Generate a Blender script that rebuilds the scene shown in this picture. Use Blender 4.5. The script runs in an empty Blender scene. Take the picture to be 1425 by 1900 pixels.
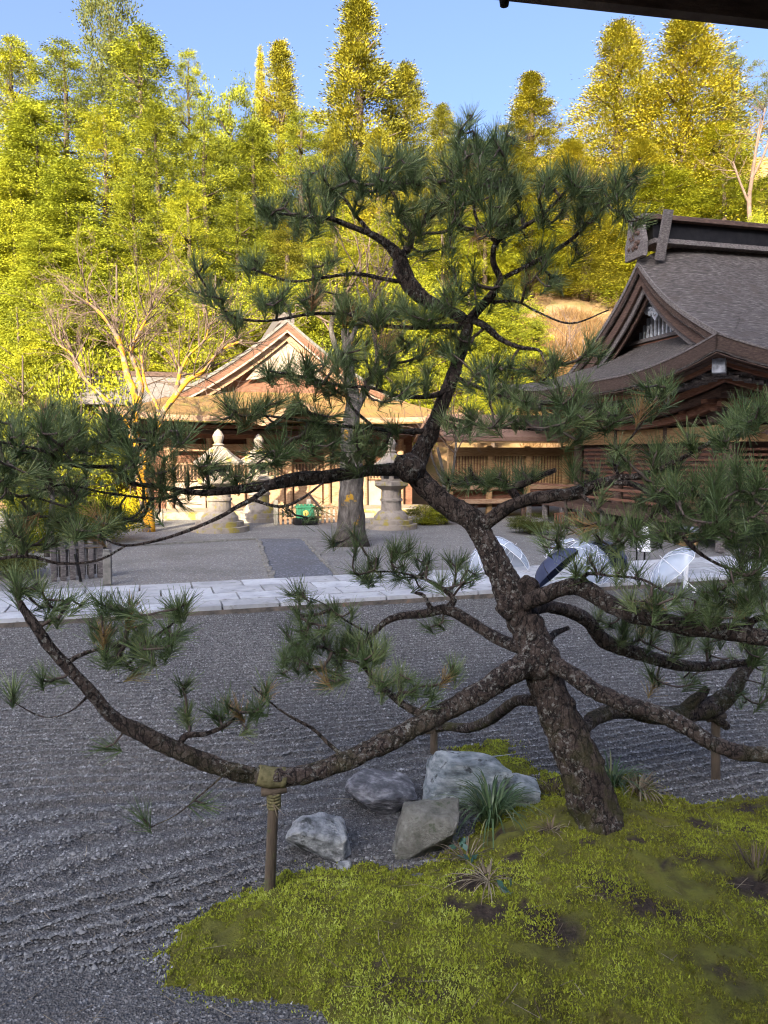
import bpy, bmesh, math, random
import numpy as np
from mathutils import Vector, Matrix, noise as mnoise

R = math.radians
rng = np.random.default_rng(11)
random.seed(5)
scene = bpy.context.scene
C = scene.collection

# ---------------------------------------------------------------- camera, sky, sun, exposure
CAM_Z, FPX, PITCH = 2.5, 1400.0, R(4.42)
cam_d = bpy.data.cameras.new('camera'); cam = bpy.data.objects.new('camera', cam_d); C.objects.link(cam)
cam.location = (0, 0, CAM_Z); cam.rotation_euler = (R(90) - PITCH, 0, 0)
cam_d.sensor_fit = 'VERTICAL'; cam_d.sensor_height = 36.0; cam_d.lens = 36.0 * FPX / 1900.0
cam_d.clip_start = 0.05; cam_d.clip_end = 2000
scene.camera = cam
scene.cycles.filter_width = 1.15

SUN_EL = R(25.0); SUN_DIR = Vector((0.30, 0.954, 0)).normalized()      # horizontal travel of the light
w = bpy.data.worlds.new('World'); scene.world = w; w.use_nodes = True
nt = w.node_tree; bg = nt.nodes['Background']
sky = nt.nodes.new('ShaderNodeTexSky'); sky.sky_type = 'NISHITA'; sky.sun_disc = False
sky.sun_elevation = SUN_EL; sky.sun_rotation = math.atan2(-SUN_DIR.x, -SUN_DIR.y)
sky.air_density = 0.5; sky.dust_density = 8.0; sky.ozone_density = 3.5
nt.links.new(sky.outputs[0], bg.inputs[0]); bg.inputs[1].default_value = 0.15

sl = bpy.data.lights.new('sun', 'SUN'); so = bpy.data.objects.new('sun', sl); C.objects.link(so)
sl.energy = 4.4; sl.angle = R(0.5); sl.color = (1.0, 0.86, 0.62)
ld = Vector((SUN_DIR.x * math.cos(SUN_EL), SUN_DIR.y * math.cos(SUN_EL), -math.sin(SUN_EL)))
so.rotation_euler = ld.to_track_quat('-Z', 'Y').to_euler()
vs = scene.view_settings
vs.view_transform = 'Standard'; vs.look = 'None'; vs.exposure = 2.2; vs.gamma = 1.0; vs.use_curve_mapping = False

# ---------------------------------------------------------------- helpers
cp, sp = math.cos(PITCH), math.sin(PITCH)
def ray(px, py):
    x = (px - 712.5) / FPX; u = (950.0 - py) / FPX
    return np.array((x, cp + u * sp, -sp + u * cp))
def P(px, py, d):                       # photograph pixel at a known distance (metres along y) -> place
    r = ray(px, py); return np.array((0, 0, CAM_Z)) + r * (d / r[1])
def G(px, py, z=0.0):                   # photograph pixel of something standing at height z
    r = ray(px, py); return np.array((0, 0, CAM_Z)) + r * ((z - CAM_Z) / r[2])

def mesh_np(name, V, F, tint=None, smooth=False, mat=None):
    me = bpy.data.meshes.new(name)
    V = np.asarray(V, dtype=np.float32).reshape(-1, 3)
    if isinstance(F, np.ndarray):
        n, k = F.shape
        me.vertices.add(len(V)); me.vertices.foreach_set('co', V.ravel())
        me.loops.add(n * k); me.loops.foreach_set('vertex_index', F.astype(np.int32).ravel())
        me.polygons.add(n); me.polygons.foreach_set('loop_start', np.arange(0, n * k, k, dtype=np.int32))
        me.update(calc_edges=True)
    else:
        me.from_pydata([tuple(map(float, v)) for v in V], [], F)
    if tint is not None:
        a = me.attributes.new('tint', 'FLOAT', 'POINT'); a.data.foreach_set('value', np.asarray(tint, dtype=np.float32))
    if smooth:
        me.polygons.foreach_set('use_smooth', np.ones(len(me.polygons), dtype=bool))
    if mat: me.materials.append(mat)
    me.validate()
    return me

def thing(name, label, cat, loc=(0, 0, 0), group=None):
    o = bpy.data.objects.new(name, None); C.objects.link(o); o.location = tuple(float(v) for v in loc)
    o.empty_display_size = 0.2
    o['label'] = label; o['category'] = cat
    if group: o['group'] = group
    return o
def base_of(parent):
    l = Vector((0, 0, 0)); p = parent
    while p is not None: l += p.location; p = p.parent
    return l
def part(name, me, parent, mat=None):   # mesh given in place coordinates
    o = bpy.data.objects.new(name, me); C.objects.link(o)
    if mat and not me.materials: me.materials.append(mat)
    if parent is not None:
        o.parent = parent; o.location = -base_of(parent)
    return o
def single(name, me, label, cat, mat=None, group=None):
    o = part(name, me, None, mat); o['label'] = label; o['category'] = cat
    if group: o['group'] = group
    return o
def struct(name, me, mat=None, kind='structure', label=None, parent=None):
    o = part(name, me, parent, mat); o['kind'] = kind
    if label: o['label'] = label
    return o

def catmull(pts, n):
    pts = np.asarray(pts, float); m = len(pts)
    a = np.vstack([2 * pts[0] - pts[1], pts, 2 * pts[-1] - pts[-2]])
    out = []
    for i in range(m - 1):
        p0, p1, p2, p3 = a[i], a[i + 1], a[i + 2], a[i + 3]
        for t in np.linspace(0, 1, n, endpoint=False):
            out.append(.5 * ((2 * p1) + (-p0 + p2) * t + (2 * p0 - 5 * p1 + 4 * p2 - p3) * t * t + (-p0 + 3 * p1 - 3 * p2 + p3) * t ** 3))
    out.append(pts[-1]); return np.array(out)

def tube(pts, rad, sides=10, rough=0.0, freq=6.0, seed=0.0, cap=True):
    """ring tube along points with radius per point; bumpy like bark when rough > 0"""
    pts = np.asarray(pts, float); rad = np.asarray(rad, float); n = len(pts)
    T = np.gradient(pts, axis=0); T /= np.linalg.norm(T, axis=1)[:, None] + 1e-9
    up = np.array((0.13, 0.31, 0.94)); nrm = np.cross(T[0], up)
    if np.linalg.norm(nrm) < .1: nrm = np.cross(T[0], (1, 0, 0))
    V = []
    for i in range(n):
        nrm = nrm - T[i] * nrm.dot(T[i]); nrm /= np.linalg.norm(nrm) + 1e-9
        b = np.cross(T[i], nrm)
        for k in range(sides):
            a = 2 * math.pi * k / sides
            d = nrm * math.cos(a) + b * math.sin(a); r = rad[i]
            if rough:
                q = pts[i] + d * r
                r *= 1 + rough * (mnoise.noise(Vector(q * freq) + Vector((seed, 0, 0))) + .6 * mnoise.noise(Vector(q * freq * 2.7)))
            V.append(pts[i] + d * r)
    F = []
    for i in range(n - 1):
        for k in range(sides):
            k2 = (k + 1) % sides
            F.append((i * sides + k, i * sides + k2, (i + 1) * sides + k2, (i + 1) * sides + k))
    V = np.array(V); F = [tuple(f) for f in F]
    if cap:
        F.append(tuple(range(sides))[::-1]); F.append(tuple(range((n - 1) * sides, n * sides)))
    return V, F

def join(parts):
    VV, FF, o = [], [], 0
    for V, F in parts:
        VV.append(np.asarray(V, float)); FF += [tuple(int(i) + o for i in f) for f in F]; o += len(V)
    return np.vstack(VV), FF

def segs(p0, p1, r0, r1, sides=4):      # many straight tapered twigs at once
    p0 = np.asarray(p0, float); p1 = np.asarray(p1, float); n = len(p0)
    d = p1 - p0; d /= np.linalg.norm(d, axis=1)[:, None] + 1e-9
    a = np.cross(d, np.array((0.3, 0.2, 0.93))); a /= np.linalg.norm(a, axis=1)[:, None] + 1e-9
    b = np.cross(d, a); V = np.empty((n, 2, sides, 3))
    for k in range(sides):
        t = 2 * math.pi * k / sides; o = a * math.cos(t) + b * math.sin(t)
        V[:, 0, k] = p0 + o * np.asarray(r0)[:, None]; V[:, 1, k] = p1 + o * np.asarray(r1)[:, None]
    base = (np.arange(n) * 2 * sides)[:, None]; F = []
    for k in range(sides):
        k2 = (k + 1) % sides
        F.append(np.hstack([base + k, base + k2, base + sides + k2, base + sides + k]))
    return V.reshape(-1, 3), np.vstack(F)

def blades(p, d, length, width, tip=0.35, side=None):   # many flat tapered leaves or needles: quads
    p = np.asarray(p, float); d = np.asarray(d, float); n = len(p)
    d = d / (np.linalg.norm(d, axis=1)[:, None] + 1e-9)
    if side is None:
        s = np.cross(d, rng.normal(size=(n, 3)))
    else: s = side
    s = s / (np.linalg.norm(s, axis=1)[:, None] + 1e-9)
    L = np.broadcast_to(length, (n,))[:, None]; W = np.broadcast_to(width, (n,))[:, None] * .5
    e = p + d * L
    V = np.stack([p - s * W, p + s * W, e + s * W * tip, e - s * W * tip], 1).reshape(-1, 3)
    return V, np.arange(n * 4).reshape(n, 4)
def leaf_diamonds(p, d, length, width):                # pointed leaf sprays: quads, widest in the middle
    p = np.asarray(p, float); d = np.asarray(d, float); n = len(p)
    d = d / (np.linalg.norm(d, axis=1)[:, None] + 1e-9)
    s = np.cross(d, rng.normal(size=(n, 3))); s /= np.linalg.norm(s, axis=1)[:, None] + 1e-9
    L = np.broadcast_to(length, (n,))[:, None]; W = np.broadcast_to(width, (n,))[:, None] * .5
    V = np.stack([p - d * L * .5, p + s * W, p + d * L * .5, p - s * W], 1).reshape(-1, 3)
    return V, np.arange(n * 4).reshape(n, 4)

CUBE = [(-.5, -.5, -.5), (.5, -.5, -.5), (.5, .5, -.5), (-.5, .5, -.5), (-.5, -.5, .5), (.5, -.5, .5), (.5, .5, .5), (-.5, .5, .5)]
CUBEF = [(3, 2, 1, 0), (4, 5, 6, 7), (0, 1, 5, 4), (1, 2, 6, 5), (2, 3, 7, 6), (3, 0, 4, 7)]
def boxv(c, size, rz=0.0):
    co, si = math.cos(rz), math.sin(rz); V = []
    for x, y, z in CUBE:
        x, y, z = x * size[0], y * size[1], z * size[2]
        V.append((c[0] + x * co - y * si, c[1] + x * si + y * co, c[2] + z))
    return np.array(V), CUBEF
_piece = {}
def bevel_cube(mat, b=0.06):
    key = (mat.name, b)
    if key not in _piece:
        me = bpy.data.meshes.new('piece'); bm = bmesh.new(); bmesh.ops.create_cube(bm, size=1.0)
        bmesh.ops.bevel(bm, geom=list(bm.edges), offset=b, segments=1, affect='EDGES')
        bm.to_mesh(me); bm.free(); me.materials.append(mat); _piece[key] = me
    return _piece[key]
def piece(name, mat, parent, c, size, rz=0.0, rx=0.0, ry=0.0, b=0.05):   # one board, slat or slab: an object of its own
    o = bpy.data.objects.new(name, bevel_cube(mat, b)); C.objects.link(o)
    o.scale = size; o.rotation_euler = (rx, ry, rz)
    c = Vector([float(v) for v in c])
    if parent is not None: o.parent = parent; c = c - base_of(parent)
    o.location = c; return o
def lathe(profile, c, sides=24, facet=False):
    V, F = [], []
    for r, z in profile:
        for k in range(sides):
            a = 2 * math.pi * (k + .5) / sides; V.append((c[0] + r * math.cos(a), c[1] + r * math.sin(a), c[2] + z))
    n = len(profile)
    for i in range(n - 1):
        for k in range(sides):
            k2 = (k + 1) % sides
            F.append((i * sides + k, i * sides + k2, (i + 1) * sides + k2, (i + 1) * sides + k))
    F.append(tuple(range(sides))[::-1]); F.append(tuple(range((n - 1) * sides, n * sides)))
    return np.array(V), F
def fbm(v, o=4):
    return mnoise.fractal(Vector(v), 1.0, 2.0, o)

# ---------------------------------------------------------------- materials
def new_mat(name):
    m = bpy.data.materials.new(name); m.use_nodes = True
    t = m.node_tree; return m, t, t.nodes['Principled BSDF'], t.nodes, t.links
def ramp_node(N, stops):
    r = N.new('ShaderNodeValToRGB'); e = r.color_ramp.elements
    e[0].position, e[0].color = stops[0][0], (*stops[0][1], 1)
    e[1].position, e[1].color = stops[-1][0], (*stops[-1][1], 1)
    for p, c in stops[1:-1]:
        x = e.new(p); x.color = (*c, 1)
    return r
def coords(N, L, stretch=(1, 1, 1), rotz=0.0):
    g = N.new('ShaderNodeNewGeometry'); m = N.new('ShaderNodeMapping')
    m.inputs['Scale'].default_value = stretch; m.inputs['Rotation'].default_value = (0, 0, rotz)
    L.new(g.outputs['Position'], m.inputs[0]); return m.outputs[0]
def nz(N, L, co, scale, detail=5, rough=.6):
    n = N.new('ShaderNodeTexNoise'); n.inputs['Scale'].default_value = scale; n.inputs['Detail'].default_value = detail
    n.inputs['Roughness'].default_value = rough; L.new(co, n.inputs['Vector']); return n.outputs['Fac']
def mixc(N, L, fac, a, b, mode='MIX'):
    m = N.new('ShaderNodeMix'); m.data_type = 'RGBA'; m.blend_type = mode
    for k, v in ((0, fac), (6, a), (7, b)):
        if hasattr(v, 'links') or hasattr(v, 'is_linked'): L.new(v, m.inputs[k])
        elif k == 0: m.inputs[0].default_value = v
        else: m.inputs[k].default_value = (*v, 1)
    return m.outputs[2]
def stepf(N, L, v, lo, hi):
    m = N.new('ShaderNodeMapRange'); m.inputs[1].default_value = lo; m.inputs[2].default_value = hi
    m.interpolation_type = 'SMOOTHSTEP'; L.new(v, m.inputs[0]); return m.outputs[0]
def bumpn(N, L, h, strength, dist=0.02):
    b = N.new('ShaderNodeBump'); b.inputs['Strength'].default_value = strength; b.inputs['Distance'].default_value = dist
    L.new(h, b.inputs['Height']); return b.outputs[0]

def plain(name, stops, scale=6, rough=.8, bump=.3, bscale=30, stretch=(1, 1, 1), rotz=0.0, spec=.3, dist=.02, spots=None):
    m, t, B, N, L = new_mat(name)
    co = coords(N, L, stretch, rotz)
    r = ramp_node(N, stops); L.new(nz(N, L, co, scale), r.inputs[0]); col = r.outputs[0]
    if spots:
        c2, sc2, lo, hi = spots
        col = mixc(N, L, stepf(N, L, nz(N, L, coords(N, L), sc2, 4), lo, hi), col, c2)
    L.new(col, B.inputs['Base Color'])
    B.inputs['Roughness'].default_value = rough; B.inputs['Specular IOR Level'].default_value = spec
    if bump: L.new(bumpn(N, L, nz(N, L, co, bscale, 6, .7), bump, dist), B.inputs['Normal'])
    return m
def leafy(name, stops, trans=.3, rough=.6, noise_scale=.25, tintw=.75, spec=.15, tree=0.0):
    """foliage: colour by each leaf's own tint and slow noise over the place, partly translucent"""
    m, t, B, N, L = new_mat(name)
    a = N.new('ShaderNodeAttribute'); a.attribute_name = 'tint'
    f = nz(N, L, coords(N, L), noise_scale, 2)
    mx = N.new('ShaderNodeMix'); mx.inputs[0].default_value = 1 - tintw
    L.new(a.outputs['Fac'], mx.inputs[2]); L.new(f, mx.inputs[3])
    src = mx.outputs[0]
    if tree:
        oi = N.new('ShaderNodeObjectInfo'); m2 = N.new('ShaderNodeMix'); m2.inputs[0].default_value = tree
        L.new(src, m2.inputs[2]); L.new(oi.outputs['Random'], m2.inputs[3]); src = m2.outputs[0]
    r = ramp_node(N, stops); L.new(src, r.inputs[0])
    L.new(r.outputs[0], B.inputs['Base Color']); B.inputs['Roughness'].default_value = rough
    B.inputs['Specular IOR Level'].default_value = spec
    tr = N.new('ShaderNodeBsdfTranslucent'); L.new(r.outputs[0], tr.inputs[0])
    ms = N.new('ShaderNodeMixShader'); ms.inputs[0].default_value = trans
    L.new(B.outputs[0], ms.inputs[1]); L.new(tr.outputs[0], ms.inputs[2])
    L.new(ms.outputs[0], N['Material Output'].inputs[0]); return m

def gravel_mat(name, lo, hi, cell=75, warm=(.12, .11, .10), stain=None):
    m, t, B, N, L = new_mat(name); co = coords(N, L)
    v = N.new('ShaderNodeTexVoronoi'); v.inputs['Scale'].default_value = cell; L.new(co, v.inputs['Vector'])
    sx = N.new('ShaderNodeSeparateColor'); L.new(v.outputs['Color'], sx.inputs[0])
    r = ramp_node(N, [(0, lo), (.72, tuple((a + b) / 2.3 for a, b in zip(lo, hi))), (.9, hi), (1, tuple(min(.5, h * 1.7) for h in hi))]); L.new(sx.outputs[0], r.inputs[0])
    col = mixc(N, L, stepf(N, L, sx.outputs[1], .55, .95), r.outputs[0], warm)
    big = nz(N, L, co, .7, 4)
    col = mixc(N, L, stepf(N, L, big, .4, .75), col, mixc(N, L, .5, col, (.06, .055, .05)))
    if stain: col = mixc(N, L, stepf(N, L, nz(N, L, co, 1.1, 5), .55, .72), col, stain)
    L.new(col, B.inputs['Base Color']); B.inputs['Roughness'].default_value = .75
    L.new(bumpn(N, L, v.outputs['Distance'], .9, .012), B.inputs['Normal']); return m

def bark_mat(name, plates, fissure, lichen, moss=None, cell=22, zst=.38, lich=(.53, .62)):
    m, t, B, N, L = new_mat(name)
    co = coords(N, L, (1, 1, zst)); wob = N.new('ShaderNodeMixRGB'); wob.blend_type = 'ADD'; wob.inputs[0].default_value = .11
    nn = N.new('ShaderNodeTexNoise'); nn.inputs['Scale'].default_value = 16; nn.inputs['Detail'].default_value = 5; L.new(co, nn.inputs['Vector'])
    L.new(co, wob.inputs[1]); L.new(nn.outputs['Color'], wob.inputs[2])
    v = N.new('ShaderNodeTexVoronoi'); v.feature = 'DISTANCE_TO_EDGE'; v.inputs['Scale'].default_value = cell; L.new(wob.outputs[0], v.inputs['Vector'])
    patchy = nz(N, L, coords(N, L, (1, 1, .55)), 14, 6, .75); fine = nz(N, L, coords(N, L), 70, 6, .75)
    r = ramp_node(N, plates); ad = N.new('ShaderNodeMath'); ad.operation = 'ADD'; hf = N.new('ShaderNodeMath'); hf.operation = 'MULTIPLY_ADD'; hf.inputs[1].default_value = .9; hf.inputs[2].default_value = -.45
    L.new(fine, hf.inputs[0]); L.new(patchy, ad.inputs[0]); L.new(hf.outputs[0], ad.inputs[1]); L.new(ad.outputs[0], r.inputs[0])
    edge = stepf(N, L, v.outputs['Distance'], .0, .10)
    col = mixc(N, L, edge, mixc(N, L, .92, r.outputs[0], fissure), r.outputs[0])
    ln = nz(N, L, coords(N, L), 34, 7, .75); lb = nz(N, L, coords(N, L), 2.6, 3)
    mul = N.new('ShaderNodeMath'); mul.operation = 'MULTIPLY'
    L.new(stepf(N, L, ln, lich[0], lich[1]), mul.inputs[0]); L.new(stepf(N, L, lb, .40, .55), mul.inputs[1])
    col = mixc(N, L, mul.outputs[0], col, lichen)
    if moss:
        g = N.new('ShaderNodeNewGeometry'); s = N.new('ShaderNodeSeparateXYZ'); L.new(g.outputs['Position'], s.inputs[0])
        mm = N.new('ShaderNodeMath'); mm.operation = 'MULTIPLY'
        inv = N.new('ShaderNodeMapRange'); inv.inputs[1].default_value = .1; inv.inputs[2].default_value = 1.1; inv.inputs[3].default_value = 1; inv.inputs[4].default_value = 0
        L.new(s.outputs[2], inv.inputs[0]); L.new(inv.outputs[0], mm.inputs[0])
        L.new(stepf(N, L, nz(N, L, coords(N, L), 7, 5), .42, .62), mm.inputs[1])
        col = mixc(N, L, mm.outputs[0], col, moss)
    L.new(col, B.inputs['Base Color']); B.inputs['Roughness'].default_value = .85; B.inputs['Specular IOR Level'].default_value = .25
    hm = N.new('ShaderNodeMath'); hm.operation = 'MULTIPLY_ADD'; hm.inputs[1].default_value = .5
    L.new(edge, hm.inputs[0]); L.new(ad.outputs[0], hm.inputs[2])
    L.new(bumpn(N, L, hm.outputs[0], 1.0, .04), B.inputs['Normal']); return m

M = {}
M['gravel'] = gravel_mat('raked_gravel', (.034, .033, .033), (.155, .152, .150), 80, (.12, .11, .105))
M['yard'] = gravel_mat('yard_gravel', (.10, .10, .10), (.26, .255, .25), 45, (.17, .15, .12))
M['dark_gravel'] = gravel_mat('dark_gravel', (.055, .06, .075), (.16, .17, .20), 30, (.08, .085, .10))
M['earth'] = plain('earth', [(.3, (.14, .10, .06)), (.5, (.22, .15, .08)), (.7, (.16, .14, .06))], .8, .95, .5, 6)
M['dry_slope'] = plain('dry_slope', [(.3, (0.1800, 0.1020, 0.0480)), (.5, (0.2520, 0.1560, 0.0780)), (.7, (0.1440, 0.1200, 0.0420))], .6, .95, .8, 5, dist=.2)
M['path'] = plain('path_stone', [(.3, (.33, .34, .36)), (.55, (.47, .48, .50)), (.75, (.40, .40, .41))], 2.2, .75, .25, 60, dist=.006, spots=((.25, .25, .25), 7, .58, .75))
M['path_side'] = plain('path_side', [(.3, (.05, .045, .04)), (.6, (.13, .11, .09)), (.75, (.2, .12, .08))], 7, .85, .4, 40)
M['kerb'] = plain('kerb_stone', [(.3, (.10, .095, .085)), (.7, (.21, .20, .18))], 8, .85, .5, 40)
M['granite'] = plain('granite', [(.3, (0.1600, 0.1360, 0.1120)), (.5, (0.2640, 0.2240, 0.1880)), (.7, (0.2080, 0.1800, 0.1440))], 4, .8, .5, 40, spots=((.26, .21, .05), 2.4, .52, .64))
def moss_mat():
    m = plain('moss', [(.25, (.055, .045, .016)), (.42, (.11, .105, .02)), (.56, (.17, .17, .026)), (.75, (.14, .11, .024))], 5.2, .95, 1.0, 70, dist=.03)
    N, L = m.node_tree.nodes, m.node_tree.links; B = N['Principled BSDF']; old = B.inputs['Base Color'].links[0].from_socket
    a = N.new('ShaderNodeAttribute'); a.attribute_name = 'tint'
    so_ = ramp_node(N, [(.35, (.022, .016, .012)), (.5, (.05, .034, .025)), (.7, (.095, .068, .05))]); L.new(nz(N, L, coords(N, L), 30, 6, .7), so_.inputs[0])
    L.new(mixc(N, L, a.outputs['Fac'], old, so_.outputs[0]), B.inputs['Base Color']); return m
M['moss'] = moss_mat()
M['moss_blade'] = leafy('moss_blade', [(.0, (0.0742, 0.0616, 0.0220)), (.2, (0.1484, 0.1400, 0.0260)), (.4, (0.2332, 0.2520, 0.0300)), (.6, (0.3286, 0.3696, 0.0400)), (.82, (0.4134, 0.4704, 0.0750)), (1, (0.5088, 0.5712, 0.1700))], .3, .8, 1.6, .85)
M['rock_blue'] = plain('rock_blue', [(.3, (.15, .175, .18)), (.48, (.34, .38, .385)), (.62, (.52, .55, .55)), (.75, (.62, .64, .63))], 10, .75, 1.0, 34, (1, 1, 2.6), .4, .35, .04, ((.07, .075, .07), 10, .56, .66))
M['rock_grey'] = plain('rock_grey', [(.3, (.13, .14, .14)), (.46, (.30, .31, .315)), (.6, (.50, .51, .51)), (.75, (.62, .62, .61))], 14, .8, 1.0, 34, (1, 1, 1), 0, .3, .04, ((.08, .085, .075), 9, .53, .66))
M['rock_dark'] = plain('rock_dark', [(.3, (.07, .07, .078)), (.5, (.16, .16, .17)), (.68, (.42, .41, .42))], 12, .8, 1.0, 34, (1, 1, 2.5), .5, .3, .04)
M['rock_brown'] = plain('rock_brown', [(.3, (.11, .11, .09)), (.5, (.21, .205, .175)), (.7, (.33, .325, .29))], 14, .85, 1.0, 34, (1, 1, 1), 0, .25, .04, ((.08, .095, .055), 7, .52, .66))
M['pine_bark'] = bark_mat('pine_bark', [(.25, (.024, .018, .015)), (.45, (.066, .046, .037)), (.6, (.118, .088, .072)), (.8, (.22, .19, .165))], (.010, .008, .007), (.32, .315, .28), (.085, .085, .022), 20, .42, (.53, .62))
M['twig'] = plain('pine_twig', [(.3, (.045, .032, .026)), (.7, (.11, .085, .07))], 30, .85, .3, 90)
M['needles'] = leafy('pine_needles', [(0, (0.039, 0.062, 0.019)), (.35, (0.082, 0.125, 0.043)), (.62, (0.155, 0.206, 0.084)), (.83, (0.224, 0.258, 0.095)), (.9, (0.267, 0.275, 0.095)), (.945, (0.327, 0.189, 0.082)), (1, (0.413, 0.258, 0.129))], .25, .45, 1.0, .9, .3)
M['post'] = plain('post_wood', [(.3, (.055, .04, .028)), (.6, (.13, .10, .07)), (.75, (.17, .14, .09))], 14, .85, .6, 40, (1, 1, .15), spots=((.09, .10, .04), 9, .58, .7))
M['rope'] = plain('rope_straw', [(.3, (.12, .11, .05)), (.7, (.24, .21, .10))], 40, .95, .8, 120)
M['sedge'] = leafy('sedge_leaf', [(0, (.03, .06, .025)), (.5, (.07, .12, .045)), (.85, (.13, .18, .08)), (1, (.30, .26, .13))], .2, .45, 3, .9, .5)
M['straw'] = leafy('dead_straw', [(0, (.05, .04, .028)), (.5, (.15, .115, .075)), (1, (.34, .29, .2))], .1, .8, 3, .95)
M['fern'] = leafy('fern_leaf', [(0, (.03, .08, .06)), (1, (.10, .20, .15))], .2, .5, 4, .9, .4)
M['roof_bark'] = plain('roof_bark', [(.3, (0.022, 0.018, 0.016)), (.46, (0.058, 0.048, 0.043)), (.58, (0.102, 0.087, 0.078)), (.72, (0.204, 0.183, 0.170))], 11, .75, 1.0, 26, (.45, 1.2, 2.6), 0, .4, .05, ((.06, .046, .038), 1.4, .50, .74))
M['roof_edge'] = plain('roof_edge', [(.3, (.026, .016, .013)), (.5, (.058, .037, .029)), (.7, (.10, .07, .055))], 9, .9, 1.0, 30, (1, 1, 5))
M['wood_dark'] = plain('wood_dark', [(.3, (.035, .022, .018)), (.5, (.075, .045, .034)), (.7, (.125, .08, .06))], 5, .8, .5, 18, (1, 1, 9))
M['wood_grey'] = plain('wood_grey', [(.3, (.055, .048, .046)), (.5, (.115, .10, .095)), (.7, (.20, .18, .17))], 6, .85, .5, 18, (2, 2, 6))
M['wood_red'] = plain('wood_red', [(.3, (.10, .045, .028)), (.6, (.19, .09, .055)), (.75, (.25, .14, .09))], 5, .8, .4, 18, (1, 1, 8))
M['wood_gold'] = plain('wood_gold', [(.3, (.20, .12, .055)), (.5, (.33, .20, .09)), (.7, (.42, .27, .13))], 4, .75, .4, 16, (1, 1, 7))
M['carving'] = plain('carving_paint', [(.3, (.10, .105, .12)), (.55, (.21, .22, .245)), (.75, (.33, .35, .38))], 9, .75, .6, 30)
M['pale_carving'] = plain('pale_carving', [(.3, (.22, .23, .25)), (.55, (.42, .44, .47)), (.75, (.58, .60, .63))], 9, .75, .6, 30)
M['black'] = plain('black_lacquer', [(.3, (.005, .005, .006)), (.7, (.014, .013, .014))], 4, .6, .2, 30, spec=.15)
M['roof_tan'] = plain('roof_tan', [(.3, (0.1280, 0.0736, 0.0288)), (.5, (0.2000, 0.1160, 0.0464)), (.7, (0.1680, 0.1200, 0.0360))], 5, .9, .8, 30, (1, 1, 3), 0, .2, .04, ((.17, .14, .04), 1.6, .5, .68))
M['roof_pink'] = plain('roof_pink', [(.3, (.13, .072, .05)), (.5, (.20, .12, .088)), (.7, (.16, .10, .07))], 5, .9, .7, 30, (1, 1, 3))
M['plaster'] = plain('plaster', [(.3, (.24, .19, .145)), (.6, (.34, .275, .22)), (.8, (.26, .205, .15))], 2.5, .9, .2, 40)
M['pale_wood'] = plain('pale_wood', [(.3, (.22, .13, .075)), (.5, (.34, .21, .125)), (.7, (.42, .29, .19))], 6, .8, .3, 20, (1, 1, 6))
M['grey_roof'] = plain('grey_roof', [(.3, (.10, .088, .08)), (.7, (.17, .15, .135))], 6, .8, .5, 20, (1, 1, 4))
M['green_paint'] = plain('green_paint', [(.3, (.02, .13, .07)), (.7, (.035, .18, .10))], 5, .6, .1, 30)
M['gold'] = plain('gold_paint', [(.3, (.55, .35, .08)), (.7, (.7, .48, .14))], 9, .4, .1, 30)
M['lichen_bark'] = plain('lichen_bark', [(.3, (.07, .052, .042)), (.5, (.14, .105, .08)), (.7, (.26, .21, .16))], 5, .9, .8, 25, spots=((.52, .25, .014), 3.4, .46, .53))
M['grey_bark'] = plain('grey_bark', [(.3, (.04, .034, .028)), (.5, (.095, .082, .07)), (.7, (.19, .17, .145))], 9, .9, 1.0, 24, (1, 1, .35), 0, .2, .06, ((.40, .22, .02), 2.6, .60, .68))
M['bare_twig'] = plain('bare_twig', [(.3, (.09, .06, .043)), (.7, (.17, .118, .09))], 3, .9, 0)
M['forest_bark'] = plain('forest_bark', [(.3, (.05, .034, .025)), (.7, (.11, .08, .06))], 6, .9, .5, 20, (1, 1, .3))
YG = [(0, (.09, .13, .012)), (.3, (.17, .215, .018)), (.55, (.27, .30, .020)), (.8, (.36, .34, .024)), (1, (.40, .30, .03))]
M['leaf_a'] = leafy('cedar_foliage', [(0, (0.0500, 0.0494, 0.0081)), (.3, (0.1300, 0.1261, 0.0113)), (.55, (0.2500, 0.2248, 0.0153)), (.8, (0.3599, 0.2905, 0.0177)), (1, (0.4200, 0.2852, 0.0242))], .08, .7, .15, tree=.28)
M['leaf_b'] = leafy('forest_foliage', [(0, (0.0360, 0.0455, 0.0055)), (.3, (0.1132, 0.1292, 0.0094)), (.55, (0.2317, 0.2402, 0.0125)), (.8, (0.3501, 0.3276, 0.0140)), (1, (0.4221, 0.3167, 0.0187))], .08, .7, .15, tree=.28)
M['leaf_c'] = leafy('bamboo_foliage', [(0, (0.0714, 0.0918, 0.0075)), (.4, (0.1938, 0.2160, 0.0128)), (.8, (0.3366, 0.3347, 0.0195)), (1, (0.4080, 0.3564, 0.0360))], .18, .7, .15, tree=.28)
M['leaf_d'] = leafy('dark_foliage', [(0, (.04, .055, .015)), (.5, (.10, .11, .025)), (1, (.22, .18, .05))], .25, .7, .2, tree=.28)
M['leaf_y'] = leafy('yellow_foliage', [(0, (.30, .26, .01)), (.5, (.48, .40, .012)), (1, (.60, .46, .02))], .3, .7, .4)
M['metal'] = plain('umbrella_metal', [(.3, (.5, .5, .52)), (.7, (.65, .65, .67))], 8, .35, 0)
M['white'] = plain('white_paint', [(.3, (.70, .70, .70)), (.7, (.82, .82, .82))], 4, .6, .1, 40)
M['navy'] = plain('navy_cloth', [(.3, (.028, .036, .075)), (.7, (.045, .055, .10))], 6, .7, .2, 60)
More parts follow.
